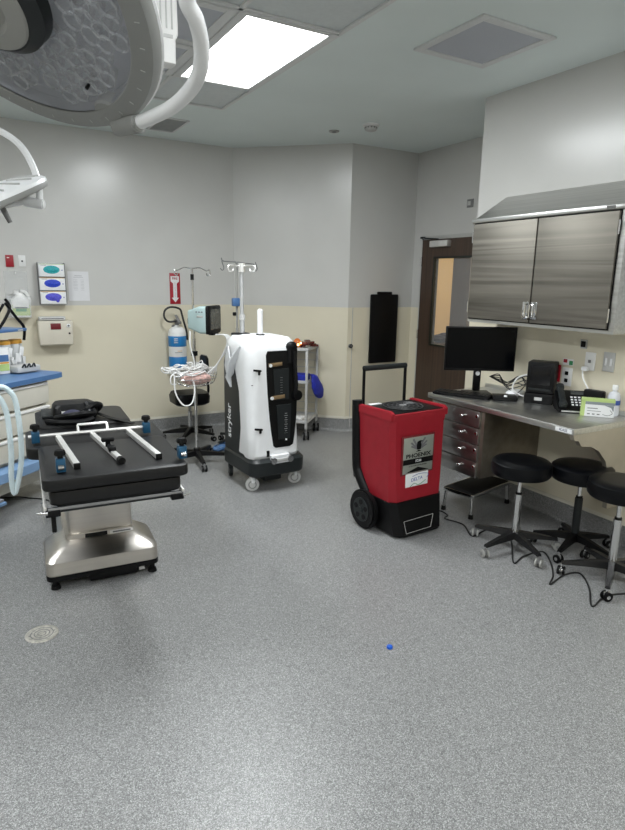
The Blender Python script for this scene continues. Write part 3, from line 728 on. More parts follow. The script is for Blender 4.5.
f.m(GREYM).cyl((0, .18, .848), (0, .18, .857), .026); f.build('fan_guard', t)
g(WHITE2).box((-.13, .325, .849), (.1, .04, .003)).build('top_label', t)
# black base
f = g(BLACK).loft([dring(.012, 0, -.065, .3, .05, .20), dring(.03, 0, -.075, .31, .05, .212), dring(.12, 0, -.052, .30, .045, .223), dring(.245, 0, -.028, .30, .04, .233), dring(.25, 0, -.02, .28, .04, .22)])
f.build('black_base', t)
f = g(GREYL)
q = [(-.14, .04), (.08, .045), (.115, .125), (-.15, .12)]
for a, b in zip(q, q[1:]+q[:1]):
    za = lambda z: -.0765+(z-.03)*.25
    f.cyl((a[0], za(a[1])-.0, a[1]), (b[0], za(b[1]), b[1]), .0016, n=6)
f.build('outline_marking', t)
g(INKK).prism(q, .004, M=T(0, -.0555, 0) @ RX(PI/2-.0)).build('base_grille', t) if False else None
f = g(GREYM)
f.tube([(x, -.03, z) for x, z in ((-.15, .19), (.14, .2))], .002); f = None
# back frame
f = g(BLACK).loft([[(-.235, y, z), (.235, y, z), (.235, y+.07, z), (-.235, y+.07, z)] for y, z in ((.33, .32), (.35, .40), (.355, .78), (.36, .80))]); f.build('back_frame', t)
for s in (-1, 1): g(BLACK).tube([(s*.232, .25, .25), (s*.238, .33, .36), (s*.238, .36, .45), (s*.238, .38, .84 if s < 0 else .74), (s*.236, .38, .86 if s < 0 else .76)], .036, n=12).build('side_rail', t)
f = g(BLACK).tube([(-.17, .40, .5), (-.17, .405, 1.085), (.205, .405, 1.085), (.205, .40, .5)], .012, n=10, sm=False); f.m(GREYD).cyl((-.172, .405, 1.088), (.207, .405, 1.088), .019); f.build('pull_handle', t)
for s in (-1, 1):
    x = s*.262
    f = g(BLACK).cyl((x-s*.025, .235, .138), (x+s*.025, .235, .138), .138, n=40, bev=.012).build('wheel', t)
    h = g(GREYD); h.cyl((x+s*.018, .235, .138), (x+s*.029, .235, .138), .085, n=30)
    for i in range(5):
        a = i*2*PI/5+.3; h.m(BLACK).cyl((x+s*.027, .235+.055*math.cos(a), .138+.055*math.sin(a)), (x+s*.031, .235+.055*math.cos(a), .138+.055*math.sin(a)), .019, n=12)
    h.m(GREYD).cyl((x+s*.02, .235, .138), (x+s*.036, .235, .138), .022, n=16); h.build('hub', f)
# front plate
yf = -.010
f = g(REDD).box((-.02, yf-.001, .56), (.29, .006, .27), .002); f.build('recessed_panel', t)
f = g(SILVER).box((-.02, yf-.006, .56), (.262, .004, .245), .001).build('badge', t)
P = lambda z: T(-.02, yf-.0085, .56+(z-.565)*.86) @ FACE_MY @ Matrix.Diagonal((1.27, .86, 1, 1))
h = g(INKK); h.box((-.02, yf-.009, .517), (.262, .002, .036)); h.prism([(-.08, -.06), (.08, -.06), (.0, -.025)], .002, M=P(.49)); 
h.build('black_band', f)
h = g(INKG)
for s in (-1, 1):
    for a, L in ((25, .085), (42, .07), (58, .05)): h.box((0, 0, 0), (L, .012, .001), rot=P(.605) @ RZ(R(90-s*a if s > 0 else 90+a)) @ T(L/2+.012, 0, .0))
h.m(INKK); h.prism([(-.012, -.02), (.012, -.02), (.016, .012), (.012, .038), (.028, .045), (.006, .052), (-.012, .042), (-.016, .01)], .002, M=P(.625)); h.prism([(-.02, 0), (.02, 0), (0, .012)], .002, M=P(.59))
h.build('bird_emblem', f)
text('PHOENIX', .043, INKK, f, P(.56), ex=.0006, bold=.001, sx=.93)
text('R250', .026, WINK, f, T(-.02, yf-.0105, .517) @ FACE_MY, ex=.0004)
text('LGR DEHUMIDIFIER', .0145, INKK, f, P(.478), ex=.0004)
f = g(WHITE).box((-.02, yf-.0035, .378), (.2, .005, .11), .001).build('sticker', t)
text('DELTA', .034, INKB, f, T(-.02, yf-.0065, .388) @ FACE_MY @ RZ(.08), ex=.0004)
h = g(GREEND).tube([(-.08, yf-.0065, .34), (-.04, yf-.0065, .36), (.0, yf-.0065, .345), (.06, yf-.0065, .37)], .002, n=6); h.m(INKB).tube([(-.06, yf-.0065, .41), (.0, yf-.0065, .422), (.08, yf-.0065, .412), (.07, yf-.0065, .385)], .0018, n=6); h.build('scribble', f)

# ------------------------------------------------------------------ white rover
t = thing('surgical_waste_rover', 'tall white and charcoal medical waste rover on castors in the middle of the room', 'medical rover', (2.055, 4.14, 0), R(2))
RV = t
def rr(w, y0, y1, r, z, cx=0, n=5): return [(x+cx, y, z) for x, y in rrect(w, y1-y0, r, n, 0, (y0+y1)/2)]
f = g(GREYD).loft([rr(.47, -.03, .55, .07, .13, .015), rr(.495, -.045, .56, .08, .145, .015), rr(.50, -.05, .56, .08, .25, .015), rr(.46, -.02, .55, .07, .275, .015)]); f.build('base', t)
g(GREYD).loft([rr(.45, .1, .53, .04, .27), rr(.45, .1, .53, .04, 1.0), rr(.43, .13, .52, .04, 1.07), rr(.35, .2, .5, .04, 1.1)]).build('dark_rear_shell', t)
f = g(WHITE).loft([rr(.43, .0, .26, .06, .265), rr(.455, -.02, .27, .07, .30), rr(.45, .0, .26, .08, .5), rr(.455, .015, .28, .09, .8), rr(.46, .02, .36, .1, 1.0), rr(.455, .03, .48, .09, 1.12), rr(.435, .045, .49, .09, 1.19), rr(.39, .075, .47, .09, 1.225), rr(.25, .13, .40, .08, 1.24)]); f.build('white_shell', t)
# recessed black front
def py(z):  # front face y of white shell at z
    zs = [(.30, -.02), (.5, 0), (.8, .015), (1.0, .02), (1.15, .032)]
    for (a, b), (c, d) in zip(zs, zs[1:]):
        if a <= z <= c: return b+(d-b)*(z-a)/(c-a)
    return zs[-1][1] if z > 1 else -.02
def ribbon(zl, off, name, mt, parent, th=.012):
    rings = []
    for z, x0, x1 in zl:
        y = py(z)+off
        rings.append([(x0, y, z), (x1, y, z), (x1, y+th, z), (x0, y+th, z)])
    return g(mt).loft(rings).build(name, parent)
pl = ribbon([(.355, -.01, .12), (.37, -.03, .15), (.45, -.04, .168), (.6, -.055, .19), (.8, -.068, .20), (.98, -.075, .20), (1.10, -.075, .195), (1.13, -.06, .18)], -.006, 'black_front_recess', INKK, t)
ribbon([(.42, .02, .12), (.6, .01, .135), (.70, .005, .14)], -.012, 'lower_canister', GREYD, pl)
ribbon([(.74, -.005, .12), (.88, -.012, .12), (.99, -.018, .12)], -.012, 'upper_canister', GREYD, pl)
f = g(GREYL)
for i in range(11): f.box((.085, py(.5)-.0155, .45+i*.018), (.028 if i % 2 else .018, .002, .003))
f.m(GREYM)
for i in range(7): f.box((.05, py(.8)-.0155, .80+i*.02), (.02, .002, .003))
f.build('scale_marking', pl)
f = g(GOLD).box((.02, py(.76)-.016, .765), (.12, .006, .03), .002, rot=RY(-.06)); f.box((0, py(1.02)-.014, 1.025), (.12, .006, .028), .002, rot=RY(-.06)); f.m(WHITE)
f.cyl((-.035, py(.76)-.02, .76), (-.035, py(.76)-.012, .76), .014); f.cyl((-.045, py(1.02)-.02, 1.02), (-.045, py(1.02)-.012, 1.02), .014); f.cyl((.085, py(.4)-.014, .415), (.085, py(.4)-.008, .415), .008); f.build('bronze_label', pl)
f = g(BLACK).loft([[(x, y, z) for x, y in rrect(.085, .05, .02, 4, .155, .02)] for z in (1.03, 1.05, 1.13, 1.165)]); f.ball((.155, .025, 1.16), (.05, .035, .04)); f.tube([(.16, -.01, 1.12), (.165, -.02, .95), (.17, -.025, .85), (.165, -.02, .78)], .017); f.cyl((.185, .0, .77), (.185, -.035, .77), .042, n=24, bev=.006); f.build('lid_handle', pl)
for z in (.985, .52):
    g(INKK).box((-.155, py(z)-.004, z), (.07, .012, .016), .004, rot=RY(.15)).box((-.14, py(z)-.005, z-.02), (.018, .012, .03), .004).build('latch', t)
f = g(INKG)
for z in (.87, .36): f.box((-.19, py(z)+.02, z), (.012, .01, .006))
f.build('slot_mark', t)
f = g(GREYL)
f.tube([(-.205, py(z)+.045, z) for z in (.33, .5, .7, .9, 1.05)], .0025, n=6); f.build('panel_seam', t)
g(WHITE).loft([rr(.17, -.055, .0, .02, .235, .02), rr(.17, -.055, .0, .02, .30, .02)]).build('front_bumper', t)
f = g(CHROME)
for x in (-.05, .1): f.cyl((x, -.05, .262), (x, -.072, .262), .026, n=20)
f.m(GREYL).box((.025, -.062, .262), (.1, .015, .03), .006); f.build('docking_port', t)
g(INKK).box((-.08, -.016, .315), (.025, .02, .05), .004).build('pedal', t)
# side logo
text('stryker', .10, WINK, t, T(-.2265, .40, .52) @ FACE_MX @ RZ(PI/2), ex=.0008, bold=.001)
# antenna block and pole
g(WHITE).loft([rr(.036, .18, .225, .012, 1.22, -.035), rr(.036, .18, .225, .012, 1.435, -.035), rr(.02, .19, .215, .008, 1.447, -.035)]).m(INKK).box((-.035, .2, 1.243), (.05, .06, .014), .004).build('filter_stick', t)
f = g(BLACK).loft([rr(.12, .33, .47, .03, 1.16, -.1), rr(.12, .33, .47, .03, 1.235, -.1), rr(.1, .35, .45, .03, 1.245, -.1)]); f.build('pole_socket', t)
px, pyy = -.10, .40
f = g(mat('satin_grey_pole', (.55, .56, .57), .35, .5)).cyl((px, pyy, 1.22), (px, pyy, 1.74), .016).cyl((px, pyy, 1.22), (px, pyy, 1.37), .021).m(GREYL).cyl((px, pyy, 1.35), (px, pyy, 1.395), .026)
f.build('pole', t)
f = g(ALU).cyl((px, pyy, 1.73), (px, pyy, 1.80), .03)
for a in (0, 90, 180, 270):
    dx, dy_ = math.cos(R(a+20)), math.sin(R(a+20))
    f.tube([(px+dx*.02, pyy+dy_*.02, 1.775), (px+dx*.13, pyy+dy_*.13, 1.78), (px+dx*.15, pyy+dy_*.15, 1.76), (px+dx*.14, pyy+dy_*.14, 1.735), (px+dx*.10, pyy+dy_*.10, 1.74), (px+dx*.09, pyy+dy_*.09, 1.76)], .005, n=6)
f.build('hook_crown', t)
for (x, y, wm, r) in ((-.185, .055, GREYL, .055), (.21, .06, GREYL, .055), (-.185, .48, GREYD, .05), (.2, .48, GREYD, .05)):
    o = G(); ang = R(112) if y < .1 else R(20); d = Vector((math.cos(ang), math.sin(ang), 0)); n_ = Vector((d.y, -d.x, 0))
    d, n_ = Vector((math.sin(ang), math.cos(ang), 0)), Vector((math.cos(ang), -math.sin(ang), 0))
    c = Vector((x, y, r)); o.m(wm).cyl(c-n_*.016, c+n_*.016, r, n=28, bev=.005); o.m(GREYM).cyl(c-n_*.02, c+n_*.02, r*.62, n=24); o.m(wm).cyl(c-n_*.022, c+n_*.022, r*.45, n=20)
    o.m(WHITE if wm is GREYL else GREYD).box((x, y, r*1.75), (.03, .06, r*1.0), .01); o.cyl((x, y, r*1.8), (x, y, .14), .018); o.build('castor', t)
g(GREYD).box((.03, .25, .085), (.16, .3, .09), .01).build('under_tray', t)
# white plastic bag on its rear left corner
f = g(mat('translucent_bag_film', (.78, .80, .82), .35, alpha=.75))
for i in range(1):
    f.loft([[(x+.012*math.sin(z*40+i), y, z) for x, y in rrect(w, .02, .008, 3, -.24-(1.14-z)*.06, .24+.08*math.sin(z*9))] for w, z in ((.03, 1.16), (.06, 1.10), (.10, 1.02), (.08, .96), (.05, .90), (.015, .82))])
f.loft([[(x, y, z) for x, y in rrect(.012, w, .004, 3, -.248, .36)] for w, z in ((.02, 1.15), (.09, 1.06), (.12, .98), (.07, .93), (.01, .9))])
b = f.build('plastic_bag'); b.location = (2.055, 4.14, 0); b.rotation_euler = (0, 0, R(2)); tag(b, 'crumpled clear white plastic bag hanging on the rover rear left corner', 'plastic bag')

# ------------------------------------------------------------------ second IV stand behind the rover
t = thing('iv_stand', 'slim dark grey drip stand with hooks behind the white rover in the corner', 'drip stand', (2.3, 5.5, 0))
g(TRIMG).cyl((0, 0, .08), (0, 0, 1.84), .011).cyl((0, 0, .08), (0, 0, 1.2), .015).build('pole', t)
f = g(GREYM)
f.tube([(-.16, -.02, 1.87), (-.14, -.02, 1.84), (0, 0, 1.835), (.2, .03, 1.82)], .006)
for dx in (-.15, .2):
    f.tube([(dx, 0, 1.84), (dx+.02, 0, 1.78), (dx+.005, 0, 1.755), (dx-.015, 0, 1.775)], .005, n=6)
f.tube([(0, 0, 1.82), (-.04, -.12, 1.83), (-.05, -.16, 1.79), (-.05, -.14, 1.76)], .005, n=6); f.tube([(0, 0, 1.82), (.06, .12, 1.83), (.07, .16, 1.79)], .005, n=6); f.build('hook_crown', t)
g(BLUEM).box((-.02, -.02, 1.455), (.075, .05, .08), .01).build('blue_clamp', t)
f = g(BLACK).box((-.03, -.01, 1.34), (.035, .03, .035), .008); f.build('knob', t)
f = g(GREYD).box((-.035, -.02, 1.06), (.06, .06, .2), .01); f.m(GREYL).box((-.035, -.052, 1.1), (.03, .004, .04)); f.build('controller', t)
for k in range(4):
    a = R(20+k*90); d = Vector((math.cos(a), math.sin(a), 0))
    L = g(GREYD).tube([(0, 0, .10), d*.15+Vector((0, 0, .09)), d*.27+Vector((0, 0, .075))], .014, n=10).build('leg', t)
    o = G(); castor(o, d.x*.27, d.y*.27, .028, .02, BLACK, a, GREYM, .08); o.build('castor', L)
g(GREYD).cyl((0, 0, .07), (0, 0, .13), .035).build('hub', t)
f = g(BLUEM).ball((0, 0, .03), (.07, .05, .03)).ball((-.06, -.03, .025), (.05, .04, .025)).ball((.04, .05, .02), (.05, .03, .02))
f.tube([(-.1, 0, .01), (-.05, .06, .03), (.03, .04, .06), (.07, -.03, .05), (.0, -.06, .012)], .009)
tag(f.build('blue_tubing'), 'small heap of blue tubing on the floor left of the white rover', 'tubing', loc=(2.08, 5.4, 0))

# ------------------------------------------------------------------ patient monitor stand
t = thing('monitor_stand', 'chrome drip pole on black castor base with wire basket, in front of the extinguisher', 'drip stand', (1.725, 5.12, 0))
g(CHROME).cyl((0, 0, .08), (0, 0, 1.15), .0145).cyl((0, 0, 1.1), (0, 0, 1.76), .010).m(BLACK).cyl((0, 0, 1.66), (0, 0, 1.71), .015).cyl((0, 0, 1.0), (0, 0, 1.04), .03).build('pole', t)
f = g(CHROME)
for s in (-1, 1):
    f.tube([(0, 0, 1.755), (s*.07, 0, 1.765), (s*.13, 0, 1.74), (s*.155, -.01, 1.75), (s*.16, -.01, 1.71), (s*.135, -.01, 1.70), (s*.13, -.01, 1.72)], .0045, n=6)
f.build('hook_crown', t)
g(BLACK).cyl((0, 0, .07), (0, 0, .14), .045, .03).build('hub', t)
for k in range(5):
    a = R(-25+k*72); d = Vector((math.cos(a), math.sin(a), 0)); n = Vector((-d.y, d.x, 0))
    ring = lambda s, hw, z0, z1: [d*s+n*hw+Vector((0, 0, z0)), d*s-n*hw+Vector((0, 0, z0)), d*s-n*hw*.7+Vector((0, 0, z1)), d*s+n*hw*.7+Vector((0, 0, z1))]
    L = g(BLACK).loft([ring(0, .028, .07, .12), ring(.15, .022, .07, .105), ring(.3, .016, .065, .09)]).build('leg', t)
    o = G(); castor(o, d.x*.3, d.y*.3, .03, .022, BLACK, a, GREYM, .075); o.build('castor', L)
f = g(CHROME); bz = .80
def ell(rx, ry, z): return [(rx*math.cos(i*PI/8), .0+ry*math.sin(i*PI/8)-.02, z) for i in range(16)]
for rx, ry, z in ((.2, .13, bz+.05), (.19, .125, bz), (.16, .1, bz-.05), (.1, .06, bz-.07)): f.tube(ell(rx, ry, z), .003, n=6, closed=True, sub=2)
for i in range(16):
    a = i*PI/8; f.tube([(.2*math.cos(a), .13*math.sin(a)-.02, bz+.05), (.17*math.cos(a), .11*math.sin(a)-.02, bz-.04), (.08*math.cos(a), .05*math.sin(a)-.02, bz-.07)], .002, n=5, sub=2)
f.cyl((0, 0, bz-.06), (0, 0, bz-.02), .025); f.build('basket', t)
# monitor
t = thing('patient_monitor', 'pale teal patient monitor with dark screen clamped on the chrome pole', 'patient monitor', (1.845, 5.10, 1.20), R(47))
f = g(TEAL).loft([[(-.105-d_, y, z) for y, z in ()] for d_ in ()]) if False else g(TEAL).loft([[(x, y, z) for x, z in rrect(w, h, .02, 3, 0, .12)] for w, h, y in ((.27, .235, -.05), (.27, .235, .02), (.22, .19, .09), (.19, .16, .14))]); f.build('case', t)
f = g(BLACK).loft([[(x, y, z) for x, z in rrect(w, h, .015, 3, 0, .12)] for w, h, y in ((.26, .225, -.078), (.275, .245, -.07), (.275, .245, -.045))]); f.build('bezel', t)
g(SCRG).box((0, -.079, .125), (.215, .004, .175)).build('screen', t)
f = g(TRIMG); f.box((-.13, .01, .15), (.012, .06, .02), .003); f.m(INKG)
for i in range(3): f.box((-.1365, -.01+i*.025, .19), (.003, .015, .01))
f.build('side_marking', t)
g(BLACK).box((.0, .15, .1), (.05, .06, .06), .01).build('pole_clamp', t)
g(BLACK).box((0, -.06, -.005), (.12, .05, .02), .004).build('connector_block', t)
# leads from monitor into basket
o = g(WCABLE)
MX, MY = 1.87, 5.02
for i in range(4):
    o.tube([(MX+.02+i*.01, MY, 1.19), (MX+.10+i*.012, MY-.02, 1.18), (MX+.115+i*.012, MY-.03, 1.1), (MX+.05, 5.05, .93), (MX-.05+i*.03, 5.08, .83)], .006, n=6)
o.tube([(1.68, 5.08, 1.22), (1.67, 5.06, 1.1), (1.70, 5.05, .95), (1.70, 5.05, .85)], .006, n=6)
for i in range(20):
    a0 = random.uniform(0, 6.28); cxx, cyy = 1.66+random.uniform(-.13, .14), 5.11+random.uniform(-.04, .04); rr_ = random.uniform(.05, .12)
    o.tube([(cxx+rr_*1.3*math.cos(a0+k*.9), cyy+rr_*.7*math.sin(a0+k*.9), .80+.006*i+.02*math.sin(k*2.+i)+random.uniform(-.01, .02)) for k in range(8)], .0055, n=6)
o.tube([(1.50, 5.0, .84), (1.50, 4.98, .70), (1.56, 4.96, .59), (1.64, 4.97, .60), (1.68, 5.0, .72), (1.66, 5.03, .86)], .007, n=6)
o.tube([(1.52, 5.02, .87), (1.47, 5.0, .84), (1.47, 5.0, .78), (1.52, 5.02, .77)], .006, n=6)
tag(o.build('monitor_leads'), 'tangle of white monitor leads spilling from the wire basket', 'cables')
f = g(PINKP).ball((1.72, 5.08, .80), (.14, .08, .06)); f.box((1.78, 5.03, .80), (.12, .05, .06), .02)
tag(f.build('checked_cloth'), 'pink and white checked cuff packed in the wire basket', 'cuff')

# ------------------------------------------------------------------ wire cart behind rover
t = thing('utility_cart', 'light grey shelf cart on castors behind the white rover', 'cart', (3.02, 5.36, 0), R(45))
# local x: along right side going back, local y: toward left
w, l = .42, .46
def at(x, y): return x, y
for (x, y) in ((0, 0), (w, 0), (0, l), (w, l)):
    f = g(GREYL).box((x, y, .55), (.026, .026, .86), .003)
    L = f.build('post', t); o = G(); castor(o, x, y, .045, .03, BLACK, .4, GREYM, .13); o.build('castor', L)
for z, n_ in ((.965, 0), (.62, 1), (.19, 2)):
    f = g(GREYL).box((w/2, l/2, z), (w+.03, l+.03, .012))
    for y in (0, l): f.box((w/2, y, z+.006), (w+.03, .014, .034), .003)
    for x in (0, w): f.box((x, l/2, z+.006), (.014, l+.03, .034), .003)
    f.build('shelf', t)
f = g(GREYL)
for i in range(9): f.cyl((w, .0, .25+i*.08), (w, l, .25+i*.08), .003, n=6)
f.build('back_wire', t)
def cartpt(x, y, z): return Vector((3.02, 5.36, z))+Vector((math.cos(R(45))*x-math.sin(R(45))*y, math.sin(R(45))*x+math.cos(R(45))*y, 0))
# things on cart
t = thing('amber_lamp', 'lit amber domed bulb lamp on top of the cart', 'lamp', cartpt(.075, .13, .975))
g(COPPER).lathe([(.05, 0), (.05, .02), (.04, .028), (0, .028)]).build('base', t); g(AMBER).lathe([(.042, .026), (.044, .05), (.036, .08), (.018, .1), (0, .105)]).build('dome', t); g(AMBERL).ball((-.01, -.035, .04), .013).ball((.02, -.038, .055), .010).build('bulb', t)
for i, (a, b, l_) in enumerate(((.12, .06, 'amber red plastic packet on the cart top, right of the lit lamp'), (.2, .02, 'dark red wrapped packet at the right end of the cart top'), (.14, .3, 'dark wrapped packet on the cart top, left of the lit lamp'), (.26, .1, 'reddish crinkled packet at the back of the cart top'))):
    f = g(COPPER)
    for k in range(4): f.box((random.uniform(-.05, .05), random.uniform(-.04, .04), .02+.011*k), (.09, .06, .022), .006, rot=RZ(random.uniform(0, 3)) @ RX(random.uniform(-.12, .12)))
    tag(f.build('wrapped_packet'), l_, 'packet', 'packets on the cart top', loc=cartpt(a, b, .977))
f = g(BLUEV)
rings = []
for z, wx, wy, ox, oy in ((.56-.13, .05, .04, .22, -.09), (.45, .10, .07, .22, -.085), (.5, .15, .09, .21, -.075), (.56, .15, .09, .19, -.065), (.62, .11, .07, .16, -.055), (.68, .06, .06, .13, -.045), (.70, .03, .04, .1, -.03)):
    rings.append([(ox+wx*math.cos(a)*(1+.12*math.sin(3*a+z*20)), oy+wy*.55*math.sin(a)*(1+.1*math.cos(4*a)), z) for a in [i*PI/8 for i in range(16)]])
f.loft(rings); f.loft([[(x, y, z) for x, y in rrect(.16, .34, .03, 4, .09, .17)] for z in (.63, .66, .70)])
b = tag(f.build('blue_cloth'), 'bright blue cloth on the middle cart shelf, hanging over its side', 'cloth', loc=(3.02, 5.36, 0), rz=R(45))
f = g(WHITE2)
for k in range(5): f.box((.1+random.uniform(-.03, .05), .1+k*.06, .21+.006*k), (.14, .09, .02), .005, rot=RZ(random.uniform(-.5, .5)))
tag(f.build('white_packs'), 'flat white paper packs on the lowest cart shelf', 'packs', loc=(3.02, 5.36, 0.0), rz=R(45))

# ------------------------------------------------------------------ operating table
t = thing('operating_table', 'black padded operating table on stainless steel column and base', 'operating table', (.505, 2.60, 0), R(-4))
OT = t
hz = .83
def pad(x0, x1, y0, y1, z0, z1, r=.035, name='pad', bev=.012, mt=PAD):
    w, l = x1-x0, y1-y0; cxx, cyy = (x0+x1)/2, (y0+y1)/2
    return g(mt).loft([[(x, y, z) for x, y in rrect(w-e, l-e, r, 5, cxx, cyy)] for e, z in ((.02, z0), (.004, z0+bev*.5), (0, z0+bev), (0, z1-bev), (.004, z1-bev*.4), (.02, z1))]).build(name, t)
pad(-.305, .325, .0, .58, hz-.058, hz, name='leg_pad')
pad(-.28, .295, .03, .60, hz-.135, hz-.066, name='leg_section_cushion')
pad(-.36, .35, .60, 1.02, hz-.08, hz-.015, .05, name='seat_pad')
pad(-.30, .225, 1.0, 1.48, hz-.05, hz-.0, .05, name='back_pad')
g(GREYD).box((0, .5, hz-.155), (.5, .9, .03), .004).box((0, 1.15, hz-.09), (.46, .6, .05), .004).build('support_plate', t)
for s in (-1, 1):
    f = g(ALU).box((s*.30, .33, hz-.145), (.012, .6, .028), .002)
    f.build('side_rail', t)
    f = g(BLACK).box((s*.27, .04, hz-.16), (.06, .05, .03), .004); f.m(CHROME).cyl((s*.29, .0, hz-.15), (s*.33, .02, hz-.15), .006); f.build('rail_clamp', t)
f = g(GREYM).box((0, .025, hz-.142), (.58, .01, .012), .002); f.build('front_rail', t)
f = g(STEEL_B).box((-.01, .94, .45), (.35, .36, .48), .03); f.build('column', t)
f = g(STEEL_B).box((-.01, .94, .665), (.32, .33, .05), .01); f.build('column_sleeve', t)
# base shell
def bs(w, y0, y1, r, z, n=5): return [(x, y, z) for x, y in rrect(w, y1-y0, r, n, -.018, (y0+y1)/2)]
f = g(STEEL_B).loft([bs(.585, .62, .98, .03, .075), bs(.60, .61, .99, .04, .085), bs(.60, .615, .98, .05, .155), bs(.58, .635, .97, .05, .172), bs(.40, .735, .96, .05, .222), bs(.39, .745, .95, .05, .224)]); f.loft([bs(.44, .9, 1.75, .05, .075), bs(.44, .9, 1.75, .05, .17), bs(.38, .92, 1.7, .05, .2)]); f.build('base_shell', t)
g(BLACK).loft([bs(.56, .63, .98, .03, .045), bs(.60, .608, .99, .04, .055), bs(.60, .608, .99, .04, .08)]).build('base_skirt', t)
g(BLACK).box((.03, .70, .035), (.26, .16, .045), .01).m(BLUEM).box((.0, .66, .03), (.12, .06, .03), .006).m(GREYL).cyl((.2, .64, .035), (.17, .64, .035), .016).build('under_drive', t)
f = g(STEEL_B).loft([bs(.37, .75, 1.13, .03, .215), bs(.37, .75, 1.13, .03, .25)]); f.build('column_collar', t)
f = g(INKK).box((-.04, .749, .234), (.12, .004, .024)); f.m(WHITE2).box((.1, .749, .234), (.13, .004, .020)); f.m(INKG).box((.1, .7465, .234), (.1, .002, .008)); f.build('label_strip', t)
for x, y in ((-.275, .645), (.245, .64), (-.19, 1.68), (.16, 1.68)):
    g(BLACK).cyl((x, y, 0), (x, y, .02), .026, .022).cyl((x, y, .018), (x, y, .05), .014, .016).build('foot', t)
f = g(BCABLE).tube([(.22, .55, hz-.15), (.215, .52, hz-.25), (.235, .5, hz-.30), (.265, .52, hz-.28), (.27, .55, hz-.16)], .009); f.build('hanging_cable', t)
g(BLACK).box((-.27, .05, hz-.21), (.02, .03, .09), .005).build('rail_lever', t); g(CHROME).cyl((-.309, .12, hz-.14), (-.309, .12, hz-.24), .006).build('release_rod', t)

# positioning frame lying on the pads (two far clamps belong to it)
FR = thing('positioning_frame', 'aluminium positioning frame with three bars lying on the table pads', 'positioning frame', (.505, 2.60, hz), R(-4))
yb = .68
f = g(ALU).cyl((-.345, yb, .028), (.27, yb, .028), .0095, n=16); f.build('cross_bar', FR)
for x0, x1, y0, y1 in ((-.154, -.203, .12, yb), (.212, .156, .13, yb)):
    d = g(ALU); a = math.atan2(y1-y0, x1-x0); L = math.hypot(x1-x0, y1-y0); o = d.box(((x0+x1)/2, (y0+y1)/2, .0135), (L, .026, .025), .001, rot=a).build('side_bar', FR)
    g(INKK).box((x0-.002*math.cos(a), y0-.004, .0135), (.01, .029, .028), .002, rot=a).build('end_cap', o)
o = g(ALU).box((.003, (.14+yb)/2, .0135), (.024, yb-.14, .022), .001, rot=R(7.5)).build('centre_bar', FR)
g(INKK).cyl((.041, .115, .014), (.036, .15, .014), .017).build('end_cap', o)
g(BLACK).box((.02, .30, .03), (.035, .07, .03), .008).cyl((.01, .36, .02), (.01, .36, .055), .012).box((.01, .36, .06), (.06, .03, .02), .006).build('locking_knob', o)
f = g(ALU).tube([(-.10, yb, .03), (-.10, yb+.03, .06), (-.10, yb+.035, .064), (.05, yb+.035, .064), (.05, yb+.03, .06), (.05, yb, .03)], .007, sm=False); f.build('lift_handle', FR)
def clamp(parent, x, y, z, s):
    b = g(BLUEC).box((x, y, z+.005), (.04, .045, .06), .004); o = b.build('clamp_block', parent)
    k = g(BLACK).cyl((x, y, z+.036), (x, y, z+.055), .012); k.cyl((x, y, z+.05), (x, y, z+.072), .026, .022, n=10, bev=.003); k.build('clamp_knob', o)
    return o
clamp(FR, -.31, yb, .02, -1); clamp(FR, .255, yb, .02, 1)
for x, l in ((-.222, 'blue rail clamp with black knob on the left near corner of the table'), (.315, 'blue rail clamp with black knob on the right near corner of the table')):
    t = thing('rail_clamp', l, 'rail clamp', (.505, 2.60, hz), R(-4), 'blue clamps on the near table corners')
    o = clamp(t, x, .095, .03, 0)
    g(CHROME).cyl((x-.012, .07, .03), (x+.012, .07, .03), .012).build('pivot_bolt', o)

# bundle of straps on the far pad
f = g(GREYD).box((-.17, 1.33, .012), (.16, .22, .02), .006); tag(f.build('folded_pad'), 'flat dark grey folded pad at the far left of the table', 'pad', loc=(.49, 2.58, hz), rz=R(-4))
t = thing('strap_bundle', 'black bundle of straps and pouch lying on the far table pad', 'strap bundle', (.462, 2.57, hz), R(-4))
f = g(BLACK).loft([[(x, y, z) for x, y in rrect(w, l, .04, 4, -.035+ox, 1.27)] for w, l, z, ox in ((.24, .2, .002, 0), (.26, .22, .03, 0), (.25, .20, .07, 0), (.2, .16, .09, -.01))]); f.build('pouch', t)
g(WHITE2).box((-.10, 1.158, .05), (.03, .003, .014)).build('white_tag', t)
f = g(BLACK)
f.tube([(-.15, 1.15, .02), (-.08, 1.05, .05), (0, 1.03, .06), (.06, 1.1, .05), (.03, 1.2, .09)], .018); f.tube([(-.2, 1.1, .015), (-.12, 1.02, .02), (-.02, 1.0, .02), (.05, 1.02, .03)], .016)
f.tube([(.02, 1.12, .07), (.07, 1.14, .09), (.11, 1.2, .07), (.1, 1.28, .03)], .018)
f.m(NAVY).ball((-.06, 1.1, .04), (.06, .05, .035)); f.m(SCREEN).ball((.02, 1.08, .05), (.045, .04, .035)); f.build('coiled_strap', t)
f = g(BLACK)
pts = [(.08, 1.22, .02), (.15, 1.12, .004), (.21, 1.0, .006), (.26, .93, -.0)]
f.loft([[Vector(p)+Vector((.012, .012, 0)), Vector(p)-Vector((.012, .012, 0)), Vector(p)-Vector((.012, .012, -.004)), Vector(p)+Vector((.012, .012, .004))] for p in pts]); f.build('loose_strap', t)

